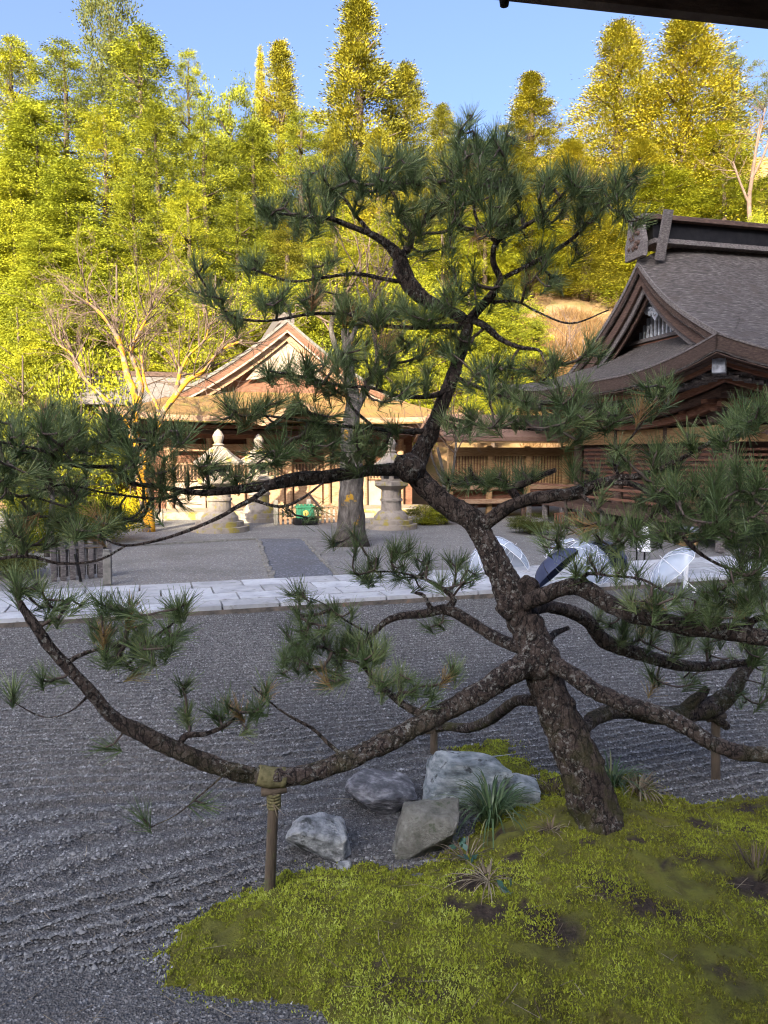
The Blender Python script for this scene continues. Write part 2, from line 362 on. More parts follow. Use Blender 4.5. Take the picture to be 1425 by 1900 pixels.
def path_mat():
    m = plain('path_stone', [(.3, (.30, .31, .33)), (.55, (.45, .46, .48)), (.75, (.37, .37, .38))], 2.2, .75, .35, 50, dist=.008, spots=((.20, .20, .195), 6, .55, .75))
    N, L = m.node_tree.nodes, m.node_tree.links; B = N['Principled BSDF']; old = B.inputs['Base Color'].links[0].from_socket
    oi = N.new('ShaderNodeObjectInfo'); r = ramp_node(N, [(0, (.72, .71, .69)), (1, (1.0, 1.0, 1.0))]); L.new(oi.outputs['Random'], r.inputs[0])
    L.new(mixc(N, L, 1.0, old, r.outputs[0], 'MULTIPLY'), B.inputs['Base Color']); return m
M['path'] = path_mat()
def vinyl_mat():
    m, t, B, N, L = new_mat('clear_vinyl')
    tr = N.new('ShaderNodeBsdfTransparent'); tr.inputs[0].default_value = (.86, .90, .95, 1)
    B.inputs['Base Color'].default_value = (.62, .70, .80, 1); B.inputs['Roughness'].default_value = .18
    ms = N.new('ShaderNodeMixShader'); ms.inputs[0].default_value = .34
    L.new(B.outputs[0], ms.inputs[2]); L.new(tr.outputs[0], ms.inputs[1]); L.new(ms.outputs[0], N['Material Output'].inputs[0]); return m
M['vinyl'] = vinyl_mat()

# ================================================================ THE SETTING
AX = R(14.5)                                             # the court is laid out on this axis
UX = np.array((math.cos(AX), math.sin(AX), 0)); VX = np.array((-math.sin(AX), math.cos(AX), 0)); ZX = np.array((0, 0, 1.0))
def grid(xs, ys, zf):
    X, Y = np.meshgrid(xs, ys); Z = zf(X, Y); V = np.stack([X, Y, Z], -1).reshape(-1, 3)
    nx, ny = len(xs), len(ys); i = np.arange(nx - 1)[None, :] + (np.arange(ny - 1) * nx)[:, None]
    F = np.stack([i, i + 1, i + nx + 1, i + nx], -1).reshape(-1, 4); return V, F
def sstep(x): x = np.clip(x, 0, 1); return x * x * (3 - 2 * x)

# wooded slope ahead, one sheet with the ground out to the horizon
def hill_z(x, y):
    x = np.asarray(x, float); y = np.asarray(y, float)
    k = .45 + .42 * sstep((x - 1) / 9)
    return np.minimum(np.maximum(0, y - 37) * k, 30 + 0 * x) - .06
xs = np.concatenate([np.linspace(-600, -60, 10), np.linspace(-56, 56, 57), np.linspace(60, 600, 10)])
ys = np.concatenate([np.linspace(-400, -24, 8), np.linspace(-20, 36, 12), np.linspace(37, 90, 40), np.linspace(100, 700, 8)])
def wild(X, Y):
    Z = hill_z(X, Y)
    return Z + np.where(Y > 38, .5 * np.sin(X * .9 + Y * .7) * np.cos(Y * .63), 0)
V, F = grid(xs, ys, wild)
struct('ground', mesh_np('ground', V, F, smooth=True), M['dry_slope'])

# mountain behind the view: added unseen, crest shaped to keep sun off the court
def crest(x): return np.interp(x, [-400, -120, -60, -40, -32.6, -30, -26, -15, 10, 90, 300], [20, 45, 54.5, 55.5, 58.6, 66, 69, 72, 74, 60, 20])
def shade_mountain_z(X, Y):
    t = np.where(Y > -90, sstep((-28 - Y) / 62), sstep((Y + 260) / 170))
    return crest(X) * t - .5
V, F = grid(np.concatenate([np.linspace(-400, -70, 12), np.linspace(-66, 60, 127), np.linspace(70, 300, 10)]),
            np.concatenate([np.linspace(-260, -92, 10), [-90], np.linspace(-86, -28, 16)]), shade_mountain_z)
struct('shade_mountain', mesh_np('shade_mountain', V, F, smooth=True), plain('shade_mountain_woods', [(.3, (.03, .04, .015)), (.7, (.08, .09, .03))], .2, .95, .8, 1.0, dist=.5))

# ---- moss island outline, in the ground plane
moss_px = [(282, 1775), (330, 1728), (400, 1685), (455, 1655), (520, 1622), (600, 1614), (690, 1612), (760, 1618), (835, 1585), (870, 1535), (935, 1505), (985, 1490), (960, 1460),
           (1010, 1440), (1060, 1445), (1130, 1430), (1190, 1440), (1235, 1478), (1300, 1500), (1350, 1487), (1420, 1480), (1600, 1500), (1900, 1700), (1900, 2300), (700, 2300), (600, 1905), (545, 1865), (430, 1855), (335, 1830)]
MP = np.array([G(*p)[:2] for p in moss_px])
patch_px = [(820, 1418), (850, 1392), (900, 1377), (945, 1374), (955, 1400), (985, 1420), (1010, 1440), (960, 1445), (880, 1440)]
PP = np.array([G(*p)[:2] for p in patch_px])
def sdist(x, y, poly):
    p = np.stack([x, y], -1); n = len(poly); d = np.full(x.shape, 1e9); inside = np.zeros(x.shape, bool)
    for i in range(n):
        a, b = poly[i], poly[(i + 1) % n]; ab = b - a
        t = np.clip(((p - a) @ ab) / (ab @ ab), 0, 1); q = a + t[..., None] * ab
        d = np.minimum(d, np.linalg.norm(p - q, axis=-1))
        c = ((a[1] > y) != (b[1] > y)) & (x < (b[0] - a[0]) * (y - a[1]) / (b[1] - a[1] + 1e-12) + a[0]); inside ^= c
    return np.where(inside, d, -d)
def wav(x, y):
    return (np.sin(x * 7.1 + 1.3 * np.sin(y * 5.3)) * np.cos(y * 6.7 + np.sin(x * 9.1)) * .5 + .5 * np.sin(x * 17 + y * 13) * np.cos(y * 19 - x * 11))
TRUNK_XY = P(1118, 1560, 4.5)[:2]
def moss_z(x, y):
    s = np.maximum(sdist(x, y, MP), sdist(x, y, PP) * .8)
    s = s + .06 * wav(x, y) + .045 * wav(x * 2.7, y * 2.9 + 1) + .03 * wav(x * 6.3, y * 5.9) - .02
    h = np.where(s > 0, .10 * (1 - np.exp(-s * 3.2)) + .012, s * .5)
    h += np.where(s > 0, .13 * np.exp(-((x - TRUNK_XY[0]) ** 2 / 1.3 + (y - TRUNK_XY[1]) ** 2 / .9)) * np.clip(s * 3, 0, 1), 0)
    h += np.where(s > 0, .012 * wav(x * 2.3 + 4, y * 2.1) + .009 * wav(x * 7, y * 7) + .006 * wav(x * 15 + 2, y * 14), 0)
    return np.maximum(h, -.05)
V, F = grid(np.arange(-2.2, 5.2, .028), np.arange(2.2, 6.9, .028), moss_z)
keep = (V[F].max(1)[:, 2] > -.035); F = F[keep]; used = np.unique(F); remap = np.zeros(len(V), int); remap[used] = np.arange(len(used))
soil_px = [(868, 1650, .15), (905, 1712, .15), (845, 1690, .08), (955, 1620, .07), (1120, 1690, .05), (1395, 1672, .17), (1020, 1575, .08), (975, 1700, .045), (1060, 1700, .03), (1180, 1600, .07), (1300, 1560, .10), (1230, 1640, .05), (930, 1560, .08), (1010, 1490, .10), (1385, 1560, .08), (700, 1790, .04), (1090, 1600, .05), (1260, 1720, .04), (820, 1850, .05)]
SOIL = [(*G(a_, b_, .09)[:2], r_) for a_, b_, r_ in soil_px]
def soil(x, y):
    s_ = np.zeros(np.shape(x)); wx, wy = x + .05 * wav(x * 4, y * 4), y + .05 * wav(x * 5 + 2, y * 4)
    for a_, b_, r_ in SOIL: s_ = np.maximum(s_, np.exp(-(((wx - a_) / r_) ** 2 + ((wy - b_) / (r_ * .8)) ** 2) * 1.1))
    return s_
soil_v = np.array([mnoise.fractal((a_ * 2.6, b_ * 2.9, 7.7), 1.0, 2.1, 4) for a_, b_, c_ in V[used]])
soil_v = np.clip(np.maximum((soil(V[used][:, 0], V[used][:, 1]) - .25) * 2.2, (soil_v - .30 + .12 * np.clip(V[used][:, 0], -1, 1)) * 2.5), 0, 1)
struct('moss_mound', mesh_np('moss_mound', V[used], remap[F], tint=soil_v, smooth=True), M['moss'], label='low mound of yellow-green moss around the old pine')

# ---- raked gravel court with real ridges
def rake_phase(x, y):
    kk = .20 + .42 * np.exp(-((y - 3.7) / 1.1) ** 2) * sstep((.3 - x) / 1.6)
    ph = (y - kk * x) + .55 * np.exp(-(((x + .3) / 2.2) ** 2 + ((y - 4.2) / 1.6) ** 2)) + .10 * np.sin(x * .55 + y * .3) + .03 * np.sin(x * 2.1 + 1.7 * y)
    return ph + .012 * wav(x * 1.9, y * .8)
def rake_z(x, y):
    ph = rake_phase(x, y)
    amp = .040 * sstep((y - 2.7) / 1.6) * (1 - .8 * np.exp(-(((x - .2) / 1.2) ** 2 + ((y - 4.9) / .9) ** 2)))
    f = (ph / .125) % 1.0                                        # steep flank towards the veranda, long back
    n = .008 * wav(x * 2.2, y * 2.9) + .005 * wav(x * 9, y * 8)
    return amp * (np.where(f < .16, sstep(f / .16), 1 - sstep((f - .16) / .84) ** .8) - .6) * (1 + .35 * wav(x * 1.7, y * 3.1)) + n
V, F = grid(np.arange(-9.0, 10.0, .11), np.concatenate([np.arange(1.2, 4.0, .03), np.arange(4.0, 15.2, .0135)]), rake_z)
pathdir = np.array((math.cos(R(17.3)), math.sin(R(17.3)))); pathn = np.array((-pathdir[1], pathdir[0]))
A0 = G(0, 1167)[:2]
front = (V[:, :2] - A0) @ pathn
V[:, 2] = np.where(front > .1, -.05, V[:, 2])
keep = (front[F].min(1) < .25); F = F[keep]; used = np.unique(F); remap = np.zeros(len(V), int); remap[used] = np.arange(len(used))
struct('gravel_court', mesh_np('gravel_court', V[used], remap[F], smooth=True), M['gravel'])
# single stones lying on it near the veranda
n1, n2 = 40000, 105000                                   # strewn at random; heaped on raked crests, paler to paint the ridges' light
x1 = rng.uniform(-3.4, 4.6, n1); y1 = 2.3 + 4.0 * rng.random(n1) ** 1.25
y2 = 3.5 + 9.3 * rng.random(n2) ** 1.15; x2 = rng.uniform(-.60, .60, n2) * (y2 + .6)
f2_ = (rake_phase(x2, y2) / .125) % 1.0; y2 = y2 + (.20 - f2_) * .125 + rng.normal(0, .013, n2)
k2 = (((np.stack([x2, y2], -1) - A0) @ pathn) < -.05) & (rng.random(n2) > .75 * np.exp(-(((x2 - .2) / 1.2) ** 2 + ((y2 - 4.9) / .9) ** 2)))
px_ = np.concatenate([x1, x2[k2]]); py_ = np.concatenate([y1, y2[k2]]); crestful = np.concatenate([np.zeros(n1), np.ones(int(k2.sum()))]); n = len(px_)
ok = (moss_z(px_, py_) < .01) & (np.abs(px_) < .62 * py_ + .3); px_, py_, crestful = px_[ok], py_[ok], crestful[ok]; n = len(px_)
r = rng.uniform(.004, .0095, n) * (1 + .25 * crestful) * (1 + .6 * (rng.random(n) > .95)); ctr = np.stack([px_, py_, rake_z(px_, py_) + r * .35], -1)
O = np.array([(1, 0, -.4), (0, 1, -.4), (-1, 0, -.4), (0, -1, -.4), (.25, .1, 1)], float)
a = rng.uniform(0, 6.28, n); ro = np.stack([np.stack([np.cos(a), -np.sin(a), 0 * a], -1), np.stack([np.sin(a), np.cos(a), 0 * a], -1), np.stack([0 * a, 0 * a, 1 + 0 * a], -1)], 1)
S = O[None] * rng.uniform(.55, 1.3, (n, 5, 1)) * np.stack([r * 1.25, r, r * .75], -1)[:, None, :]
V = np.einsum('nij,nkj->nki', ro, S) + ctr[:, None, :]
T = np.array([(0, 1, 4), (1, 2, 4), (2, 3, 4), (3, 0, 4)])
F = (np.arange(n) * 5)[:, None, None] + T[None]
m_pebble = leafy('pebble', [(0, (.05, .05, .052)), (.5, (.10, .10, .10)), (.8, (.17, .168, .165)), (.96, (.25, .25, .245)), (1, (.45, .45, .44))], 0, .75, 3, .97)
struct('loose_gravel', mesh_np('loose_gravel', V.reshape(-1, 3), F.reshape(-1, 3), tint=np.repeat(np.where(crestful > 0, rng.uniform(.45, 1, n) ** .8, rng.random(n)), 5)), m_pebble, 'stuff', 'loose grey gravel stones, coloured paler along the raked crests as painted light')

# ---- moss fronds
n = 430000
x = rng.uniform(-1.9, 4.4, n); y = 2.6 + 3.8 * rng.random(n) ** 1.3
ok = np.abs(x) < .58 * y + .2; x, y = x[ok], y[ok]
z = moss_z(x, y)
f1 = np.array([mnoise.fractal((a * 1.7, b * 1.9, 4.2), 1.0, 2.1, 4) for a, b in zip(x, y)])
f2 = np.array([mnoise.fractal((a * 5.5 + 9, b * 6.0, 1.2), 1.0, 2.1, 3) for a, b in zip(x, y)])
edge = z < .008
ok = np.where(edge, rng.random(len(x)) < .30 * np.exp(z * 34), (f1 + .6 * f2 < .16 + .30 * rng.random(len(x)) + .30 * np.clip(1.0 - x, 0, 1)))
so_ = soil(x, y); ok &= (z > -.049) & (so_ + .35 * f2 < .35 + .35 * rng.random(len(x)))
x, y, z, f1, f2, edge = x[ok], y[ok], z[ok], f1[ok], f2[ok], edge[ok]; n = len(x)
z = np.where(edge, rake_z(x, y), z)
d = np.stack([rng.normal(0, .6, n), rng.normal(0, .6, n), np.ones(n)], -1)
V, F = blades(np.stack([x, y, z - .004], -1), d, rng.uniform(.009, .021, n), rng.uniform(.006, .011, n), .3)
tint = np.clip(.46 - .42 * f1 - .26 * f2 + .17 * np.clip(.7 - x, -1, 1) + rng.normal(0, .15, n), 0, 1)
struct('moss_fronds', mesh_np('moss_fronds', V, F, tint=np.repeat(tint, 4)), M['moss_blade'], 'stuff', 'short fluffy moss fronds covering the mound')

# ---- paved path of pale slabs
path = struct('stone_path', mesh_np('path_bed', *boxv((*(A0 + pathdir * 7.0 + pathn * 1.23), -.01), (25.5, 2.40, .17), R(17.3))), M['path_side'])
rows = [.50, .62, .62, .66]; t0 = 0.0
for ri, rw in enumerate(rows):
    t = -5.6 + .43 * ri
    while t < 19.5:
        ln = .82 + .10 * random.random()
        c = A0 + pathdir * (t + ln / 2) + pathn * (t0 + rw / 2 + .02)
        piece('slab', M['path'], path, (*c, .095 + random.uniform(-.004, .004)), (ln - .032, rw - .03, .09), R(17.3), b=.012)
        t += ln
    t0 += rw
# ---- yard beyond the path, dark gravel way, edging stones
def strip(pts, z): return mesh_np('strip', [(p[0], p[1], z) for p in pts], [tuple(range(len(pts)))])
b0 = A0 + pathn * 2.2
struct('yard', strip([b0 - pathdir * 30, b0 + pathdir * 30, b0 + pathdir * 34 + pathn * 22, b0 - pathdir * 30 + pathn * 26], -.035), M['yard'])
wl0, wl1, wr0, wr1 = G(511, 1090)[:2], G(478, 998)[:2], G(640, 1082)[:2], G(562, 998)[:2]
struct('gravel_way', strip([wl0, wr0, wr1, wl1], -.025), M['dark_gravel'])
way = struct('way_edging', strip([wl1 + (wl1 - wl0) * .0 + np.array((-9, -2.2)), wl1 + np.array((3.4, .8)), wl1 + np.array((3.3, 1.0)), wl1 + np.array((-9.1, -2.0))], -.028), M['kerb'])
for (p, q) in ((wl0, wl1), (wr0, wr1)):
    L_ = np.linalg.norm(q - p); k = int(L_ / .34); ang = math.atan2(*(q - p)[::-1])
    for i in range(k):
        c = p + (q - p) * (i + .5) / k + rng.normal(0, .02, 2)
        piece('edging_stone', M['kerb'], way, (*c, -.01), (L_ / k * random.uniform(.78, .93), random.uniform(.08, .12), .06), ang + random.uniform(-.06, .06), b=.12)
e0, e1 = G(235, 1012)[:2], G(478, 999)[:2]
for i in range(14):
    c = e0 + (e1 - e0) * (i + .5) / 14; piece('edging_stone', M['kerb'], way, (*c, -.01), (.33, .10, .06), math.atan2(*(e1 - e0)[::-1]) + random.uniform(-.05, .05), b=.12)

# ================================================================ BUILDINGS
def patch_slab(fn, ns, nt, thick):
    """closed slab over fn(s,t)->(top point)"""
    V = [];
    for side in (0, 1):
        for j in range(nt + 1):
            for i in range(ns + 1):
                p = np.array(fn(i / ns, j / nt), float); V.append(p - (0, 0, thick * side))
    o = (ns + 1) * (nt + 1); F = []
    idx = lambda i, j, s: s * o + j * (ns + 1) + i
    for j in range(nt):
        for i in range(ns):
            F.append((idx(i, j, 0), idx(i + 1, j, 0), idx(i + 1, j + 1, 0), idx(i, j + 1, 0)))
            F.append((idx(i, j + 1, 1), idx(i + 1, j + 1, 1), idx(i + 1, j, 1), idx(i, j, 1)))
    for i in range(ns):
        F.append((idx(i, 0, 1), idx(i + 1, 0, 1), idx(i + 1, 0, 0), idx(i, 0, 0)))
        F.append((idx(i, nt, 0), idx(i + 1, nt, 0), idx(i + 1, nt, 1), idx(i, nt, 1)))
    for j in range(nt):
        F.append((idx(0, j, 0), idx(0, j + 1, 0), idx(0, j + 1, 1), idx(0, j, 1)))
        F.append((idx(ns, j, 1), idx(ns, j + 1, 1), idx(ns, j + 1, 0), idx(ns, j, 0)))
    return np.array(V), F

class Irimoya:
    """hip-and-gable roof: u runs from the gable-side eave along the ridge, v across"""
    def __init__(s, K, ua, va, W, U, ze, zr, ug, k=.45, lift=.5, liftd=5.0, far_lift=True):
        s.K, s.ua, s.va, s.W, s.U, s.E = np.array(K, float), ua, va, W, U, W / 2
        s.ze, s.zr, s.ug, s.k, s.lift, s.liftd, s.far = ze, zr, ug, k, lift, liftd, far_lift
    def at(s, u, v, z): return s.K + s.ua * u + s.va * v + ZX * z
    def prof(s, e): t = np.clip(e / s.E, 0, 1); return s.ze + (s.zr - s.ze) * ((1 - s.k) * t + s.k * t * t)
    def up(s, u, v):
        f = s.lift * max(0, 1 - (u + v) / s.liftd) ** 2
        if s.far: f += s.lift * max(0, 1 - (u + s.W - v) / s.liftd) ** 2
        return f
    def z(s, u, v, e): return float(s.prof(e)) + s.up(u, v)
    def jit(s, u, v, drop):
        return 0.0 if drop or not s.rough else s.rough * (mnoise.noise(Vector((u * 1.6, v * 5.0, 3.1))) + .8 * mnoise.noise(Vector((u * 4.1, v * 13.0, 7.7))))
    rough = 0.0; roll = 0.0
    def vd(s, e): return s.roll * float(sstep((e - s.ug) / (s.E - s.ug)))
    def rolled(s, u, e): return s.vd(e) * max(0, 1 - (u - s.ug) / 2.2) ** 2
    def front(s, a, b, drop=0.0):
        e = b * s.E; u0 = min(e, s.ug); u = u0 + (s.U - u0) * a ** 1.6; return s.at(u, e, s.z(u, e, e) - drop + s.jit(u, e, drop) - s.rolled(u, e))
    def back(s, a, b, drop=0.0):
        e = b * s.E; u0 = min(e, s.ug); u = u0 + (s.U - u0) * a ** 1.6; v = s.W - e; return s.at(u, v, s.z(u, v, e) - drop + s.jit(u, v, drop) - s.rolled(u, e))
    def skirt(s, a, b, drop=0.0, ext=1.4):
        u = b * (s.ug + ext); uu = u; v = uu + (s.W - 2 * uu) * a; return s.at(u, v, s.z(u, v, u) - drop + s.jit(v, u, drop))

def eave_ring(I, inset, z_drop, h, wdt, mat, name, parent, nseg=26, ulen=None, sides='fgb'):
    """board following the curved eave line, set in and below the roof edge"""
    ulen = ulen or I.U
    out = []
    if 'g' in sides:
        pts = [(inset, v) for v in np.linspace(inset, I.W - inset, nseg)]; out.append((pts, (1, 0)))
    if 'f' in sides:
        pts = [(u, inset) for u in inset + (ulen - inset) * np.linspace(0, 1, nseg) ** 1.5]; out.append((pts, (0, 1)))
    if 'b' in sides:
        pts = [(u, I.W - inset) for u in inset + (ulen - inset) * np.linspace(0, 1, nseg) ** 1.5]; out.append((pts, (0, -1)))
    for pts, inn in out:
        V, F = [], []
        for (u, v) in pts:
            zz = I.ze + I.up(max(0, u - inset), max(0, v - inset)) * 1.0 - z_drop
            if v > I.E: zz = I.ze + I.up(max(0, u - inset), min(I.W, v + inset)) - z_drop
            for (du, dz) in ((0, 0), (wdt, 0), (wdt, -h), (0, -h)):
                V.append(I.at(u + inn[0] * du, v + inn[1] * du, zz + dz))
        for i in range(len(pts) - 1):
            for q in range(4):
                a, b = i * 4 + q, i * 4 + (q + 1) % 4; F.append((a, b, b + 4, a + 4))
        F.append((0, 1, 2, 3)); k = (len(pts) - 1) * 4; F.append((k + 3, k + 2, k + 1, k))
        part(name, mesh_np(name, V, F), parent, mat)

# ---------------------------------------------------------------- the dark hall on the right
K = G(1330, 640, 5.35); K = P(1330, 640, 18.0); K[2] = 0
H = thing('temple_hall', 'large dark temple hall with thick bark roof and gable, shaded, on the right', 'temple', K)
IR = Irimoya(K, UX, VX, 13.0, 24.0, 4.72, 9.30, 2.05, .60, .60, 4.6)
TH = .40
IR.rough = .022; IR.roll = .62
V, F = join([patch_slab(IR.front, 150, 80, TH), patch_slab(IR.back, 40, 26, TH)])
roof = part('roof', mesh_np('roof', V, F), H, M['roof_bark'])
def roof_lines(fn, mat, parent, name, thick=.03):
    pass
part('gable_skirt', mesh_np('gable_skirt', *patch_slab(IR.skirt, 120, 26, TH)), H, M['roof_bark'])
# thick layered eave edge (set 3 mm proud of the slab)
eave_ring(IR, -.012, -.006, .36, .05, M['roof_edge'], 'eave_edge', H, 40)
eave_ring(IR, -.03, -.03, .05, .07, M['wood_grey'], 'eave_lip', H, 40)
eave_ring(IR, .22, .40, .10, .30, M['wood_dark'], 'eave_board', H, 40)
eave_ring(IR, .42, .50, .12, .12, M['wood_red'], 'eave_board', H, 40)
eave_ring(IR, .80, .64, .10, .12, M['wood_grey'], 'eave_board', H, 40)
eave_ring(IR, 1.15, .78, .16, .16, M['wood_red'], 'eave_board', H, 40)
eave_ring(IR, 1.50, 1.0, .18, .18, M['wood_dark'], 'eave_board', H, 40)
eave_ring(IR, 1.85, 1.24, .20, .22, M['wood_red'], 'eave_board', H, 40)
# rafters, two flying layers
def rafter(I, u, v, inn, l0, l1, zd, parent, rise=.16):
    q0 = np.array((u, v)) + np.array(inn) * l0; q1 = np.array((u, v)) + np.array(inn) * l1
    lf = I.up(max(0, q0[0]), max(0, q0[1] if q0[1] < I.E else q0[1]))
    a = I.at(q0[0], q0[1], I.ze - zd + lf); b = I.at(q1[0], q1[1], I.ze - zd + rise * (l1 - l0) + lf * .5)
    V_, F_ = segs([a], [b], [.062], [.062], 4)
    return part('rafter', mesh_np('rafter', V_, F_), parent, M['wood_grey'])
soff = part('soffit', mesh_np('soffit', *join([patch_slab(lambda a, b: IR.skirt(a, b * .98, TH + .03, 0), 24, 4, .02),
        patch_slab(lambda a, b: IR.front(a, b * .36, TH + .03), 24, 4, .02), patch_slab(lambda a, b: IR.back(a, b * .36, TH + .03), 24, 4, .02)])), H, M['wood_dark'])
for v in np.arange(.7, 12.6, .36): rafter(IR, 0, v, (1, 0), .45, 2.6, .60, soff)
for u in np.arange(.7, 7, .36): rafter(IR, u, 0, (0, 1), .45, 2.6, .60, soff)
# hip rafter with a pale capped end
a, b = IR.at(.35, .35, IR.ze + IR.up(.2, .2) - .55), IR.at(2.4, 2.4, 4.75)
hr = part('hip_rafter', mesh_np('hip_rafter', *segs([a], [b], [.16], [.16], 4)), H, M['wood_dark'])
piece('end_cap', M['carving'], hr, IR.at(.42, .42, IR.ze + IR.up(.2, .2) - .60), (.30, .30, .36), AX + R(45), b=.04)
# wall plane set in from the eave; columns, tie beams, slatted shutters, plank walls
WI = 2.35
cols_v = [WI, 5.1, 7.9, IR.W - WI]; cols_u = [WI, 5.4, 8.4, 11.4]
def column(u, v, r=.17, z0=.75, z1=3.9):
    c = IR.at(u, v, 0); part('column', mesh_np('column', *lathe([(r * 1.25, z0), (r * 1.25, z0 + .12), (r, z0 + .16), (r * .96, z1)], c, 16), smooth=False), H, M['wood_dark'])
for v in cols_v: column(WI, v)
for u in cols_u[1:]: column(u, WI)
def beam(u0, v0, u1, v1, z, h, t, mat, name='tie_beam'):
    a, b = IR.at(u0, v0, z), IR.at(u1, v1, z); d = b - a; L_ = np.linalg.norm(d[:2])
    return piece(name, mat, H, (a + b) / 2, (L_, t, h), math.atan2(d[1], d[0]), b=.03)
gb = beam(WI, WI - .5, WI, IR.W - WI + .5, 3.05, .46, .26, M['wood_gold'])
gf = beam(WI - .5, WI, 16, WI, 3.07, .46, .25, M['wood_gold'])
beam(WI, WI - .6, WI, IR.W - WI + .6, 3.42, .14, .42, M['wood_dark'])
beam(WI - .6, WI, 16, WI, 3.43, .14, .41, M['wood_dark'])
for i, z in enumerate((3.62, 3.84, 4.06)):
    o = .12 + .22 * i
    beam(WI - o, WI - o - .3, WI - o, IR.W - WI + o + .3, z, .15, .2, M['wood_red'] if i % 2 else M['wood_dark'], 'bracket_beam')
    beam(WI - o - .3, WI - o, 16, WI - o, z + .004, .15, .2, M['wood_red'] if i % 2 else M['wood_dark'], 'bracket_beam')
for v in np.arange(WI, IR.W - WI + .1, 1.38):              # bracket blocks over the tie beam
    for i in range(3):
        piece('bracket', M['wood_red'] if i else M['wood_dark'], H, IR.at(WI - .12 - .2 * i, v, 3.52 + .2 * i), (.34 + .18 * i, .26, .14), AX, b=.1)
for u in np.arange(WI, 9, 1.38):
    for i in range(3):
        piece('bracket', M['wood_red'] if i else M['wood_dark'], H, IR.at(u, WI - .14 - .2 * i, 3.52 + .2 * i), (.26, .34 + .18 * i, .14), AX, b=.1)
def carved_leafwork(c, ua, w_, h_, nb, out):              # relief of curled blossoms on a beam
    ps = []
    for i in range(nb):
        q = c + ua * rng.uniform(-w_, w_) * .5 + ZX * rng.uniform(-h_, h_) * .5
        ps.append(lathe([(.01, -.03), (.05, -.03), (.065, 0), (.03, .03), (.01, .035)], (0, 0, 0), 7)); V_, F_ = ps[-1]
        V_ = V_ * rng.uniform(.7, 1.4); V2 = np.array([q + ua * p[0] + ZX * p[1] + out * p[2] for p in V_]); ps[-1] = (V2, F_)
    return join(ps)
for v in (WI + 1.4, 6.5, 9.2):
    part('carving', mesh_np('carving', *carved_leafwork(IR.at(WI - .15, v, 3.05), VX, 1.3, .3, 26, -UX)), gb, M['wood_dark'])['kind'] = 'stuff'
part('carving', mesh_np('carving', *carved_leafwork(IR.at(4.0, WI - .14, 3.05), UX, 1.3, .3, 22, -VX)), gf, M['wood_dark'])['kind'] = 'stuff'
# walls behind
core = part('wall', mesh_np('wall', *join([boxv(IR.at(WI + 4.4, IR.E, 2.3), (.1, .1, .1), AX),
        boxv(IR.at(WI + .25, IR.E, 2.4), (.12, IR.W - 2 * WI, 3.2), AX), boxv(IR.at(9.6, WI + .25, 2.4), (13.6, .12, 3.2), AX)])), H, M['wood_dark'])
for i in range(3):
    v0, v1 = cols_v[i] + .25, cols_v[i + 1] - .25
    wv = piece('shutter', M['wood_dark'], H, IR.at(WI + .12, (v0 + v1) / 2, 1.85), (.06, v1 - v0, 1.75), AX, b=.01)
    wv_s = Vector(wv.scale)
    for k in range(11):
        z = 1.08 + k * .155
        piece('slat', M['wood_red'], H, IR.at(WI + .06, (v0 + v1) / 2, z), (.05, v1 - v0 - .1, .07), AX, b=.05)
for i in range(3):
    u0, u1 = cols_u[i] + .25, cols_u[i + 1] - .25
    for k in range(11):
        z = 1.08 + k * .155
        piece('slat', M['wood_red'], H, IR.at((u0 + u1) / 2, WI + .06, z), (u1 - u0 - .1, .05, .07), AX, b=.05)
# raised floor with railing posts
piece('floor', M['wood_dark'], H, IR.at(9, IR.E, .66), (16.2, IR.W - 1.6, .18), AX, b=.01)
for v in np.arange(.9, 12.2, 1.4): piece('floor_post', M['wood_grey'], H, IR.at(1.0, v, .28), (.16, .16, .58), AX)
for u in np.arange(2.2, 12, 1.5): piece('floor_post', M['wood_grey'], H, IR.at(u, .92, .28), (.16, .16, .58), AX)
for z in (1.05, 1.35): beam(1.02, .95, 1.02, 12.0, z, .07, .07, M['wood_red'], 'rail')
# ---- gable
ug = IR.ug
def verge_strip(I, off, drop, h, t, e0=None, e1=None, n=22, back=False):
    V_, F_ = [], []
    for e in np.linspace(e0 or (I.ug - .25), e1 or I.E, n):
        v = I.W - e if back else e
        z = float(I.prof(e)) + I.up(I.ug, v) - drop - I.vd(e)
        for du, dz in ((0, 0), (t, 0), (t, -h), (0, -h)): V_.append(I.at(I.ug + off + du, v, z + dz))
    for i in range(n - 1):
        for q in range(4):
            a_, b_ = i * 4 + q, i * 4 + (q + 1) % 4; F_.append((a_, b_, b_ + 4, a_ + 4))
    F_ += [(0, 1, 2, 3), ((n - 1) * 4 + 3, (n - 1) * 4 + 2, (n - 1) * 4 + 1, (n - 1) * 4)]
    return V_, F_
for bk in (False, True):
    part('verge_edge', mesh_np('verge_edge', *verge_strip(IR, -.05, .0, .16, .06, back=bk)), H, M['wood_grey'])
    part('verge_edge', mesh_np('verge_edge', *verge_strip(IR, -.02, .165, .2, .06, back=bk)), H, M['roof_edge'])
    part('bargeboard', mesh_np('bargeboard', *verge_strip(IR, .10, TH + .005, .36, .09, back=bk)), H, M['wood_dark'])
    part('bargeboard', mesh_np('bargeboard', *verge_strip(IR, .22, TH + .10, .50, .06, e0=ug + .25, back=bk)), H, M['wood_grey'])
    part('bargeboard', mesh_np('bargeboard', *verge_strip(IR, .40, TH + .20, .52, .06, e0=ug + .5, back=bk)), H, M['wood_dark'])
gx = ug + 1.15
es = np.linspace(ug, IR.E, 16)
poly = [IR.at(gx, e, float(IR.prof(e)) - .3 - IR.vd(e) * .5) for e in es] + [IR.at(gx, IR.W - e, float(IR.prof(e)) - .3 - IR.vd(e) * .5) for e in es[::-1]]
bz = float(IR.prof(ug)) - .1
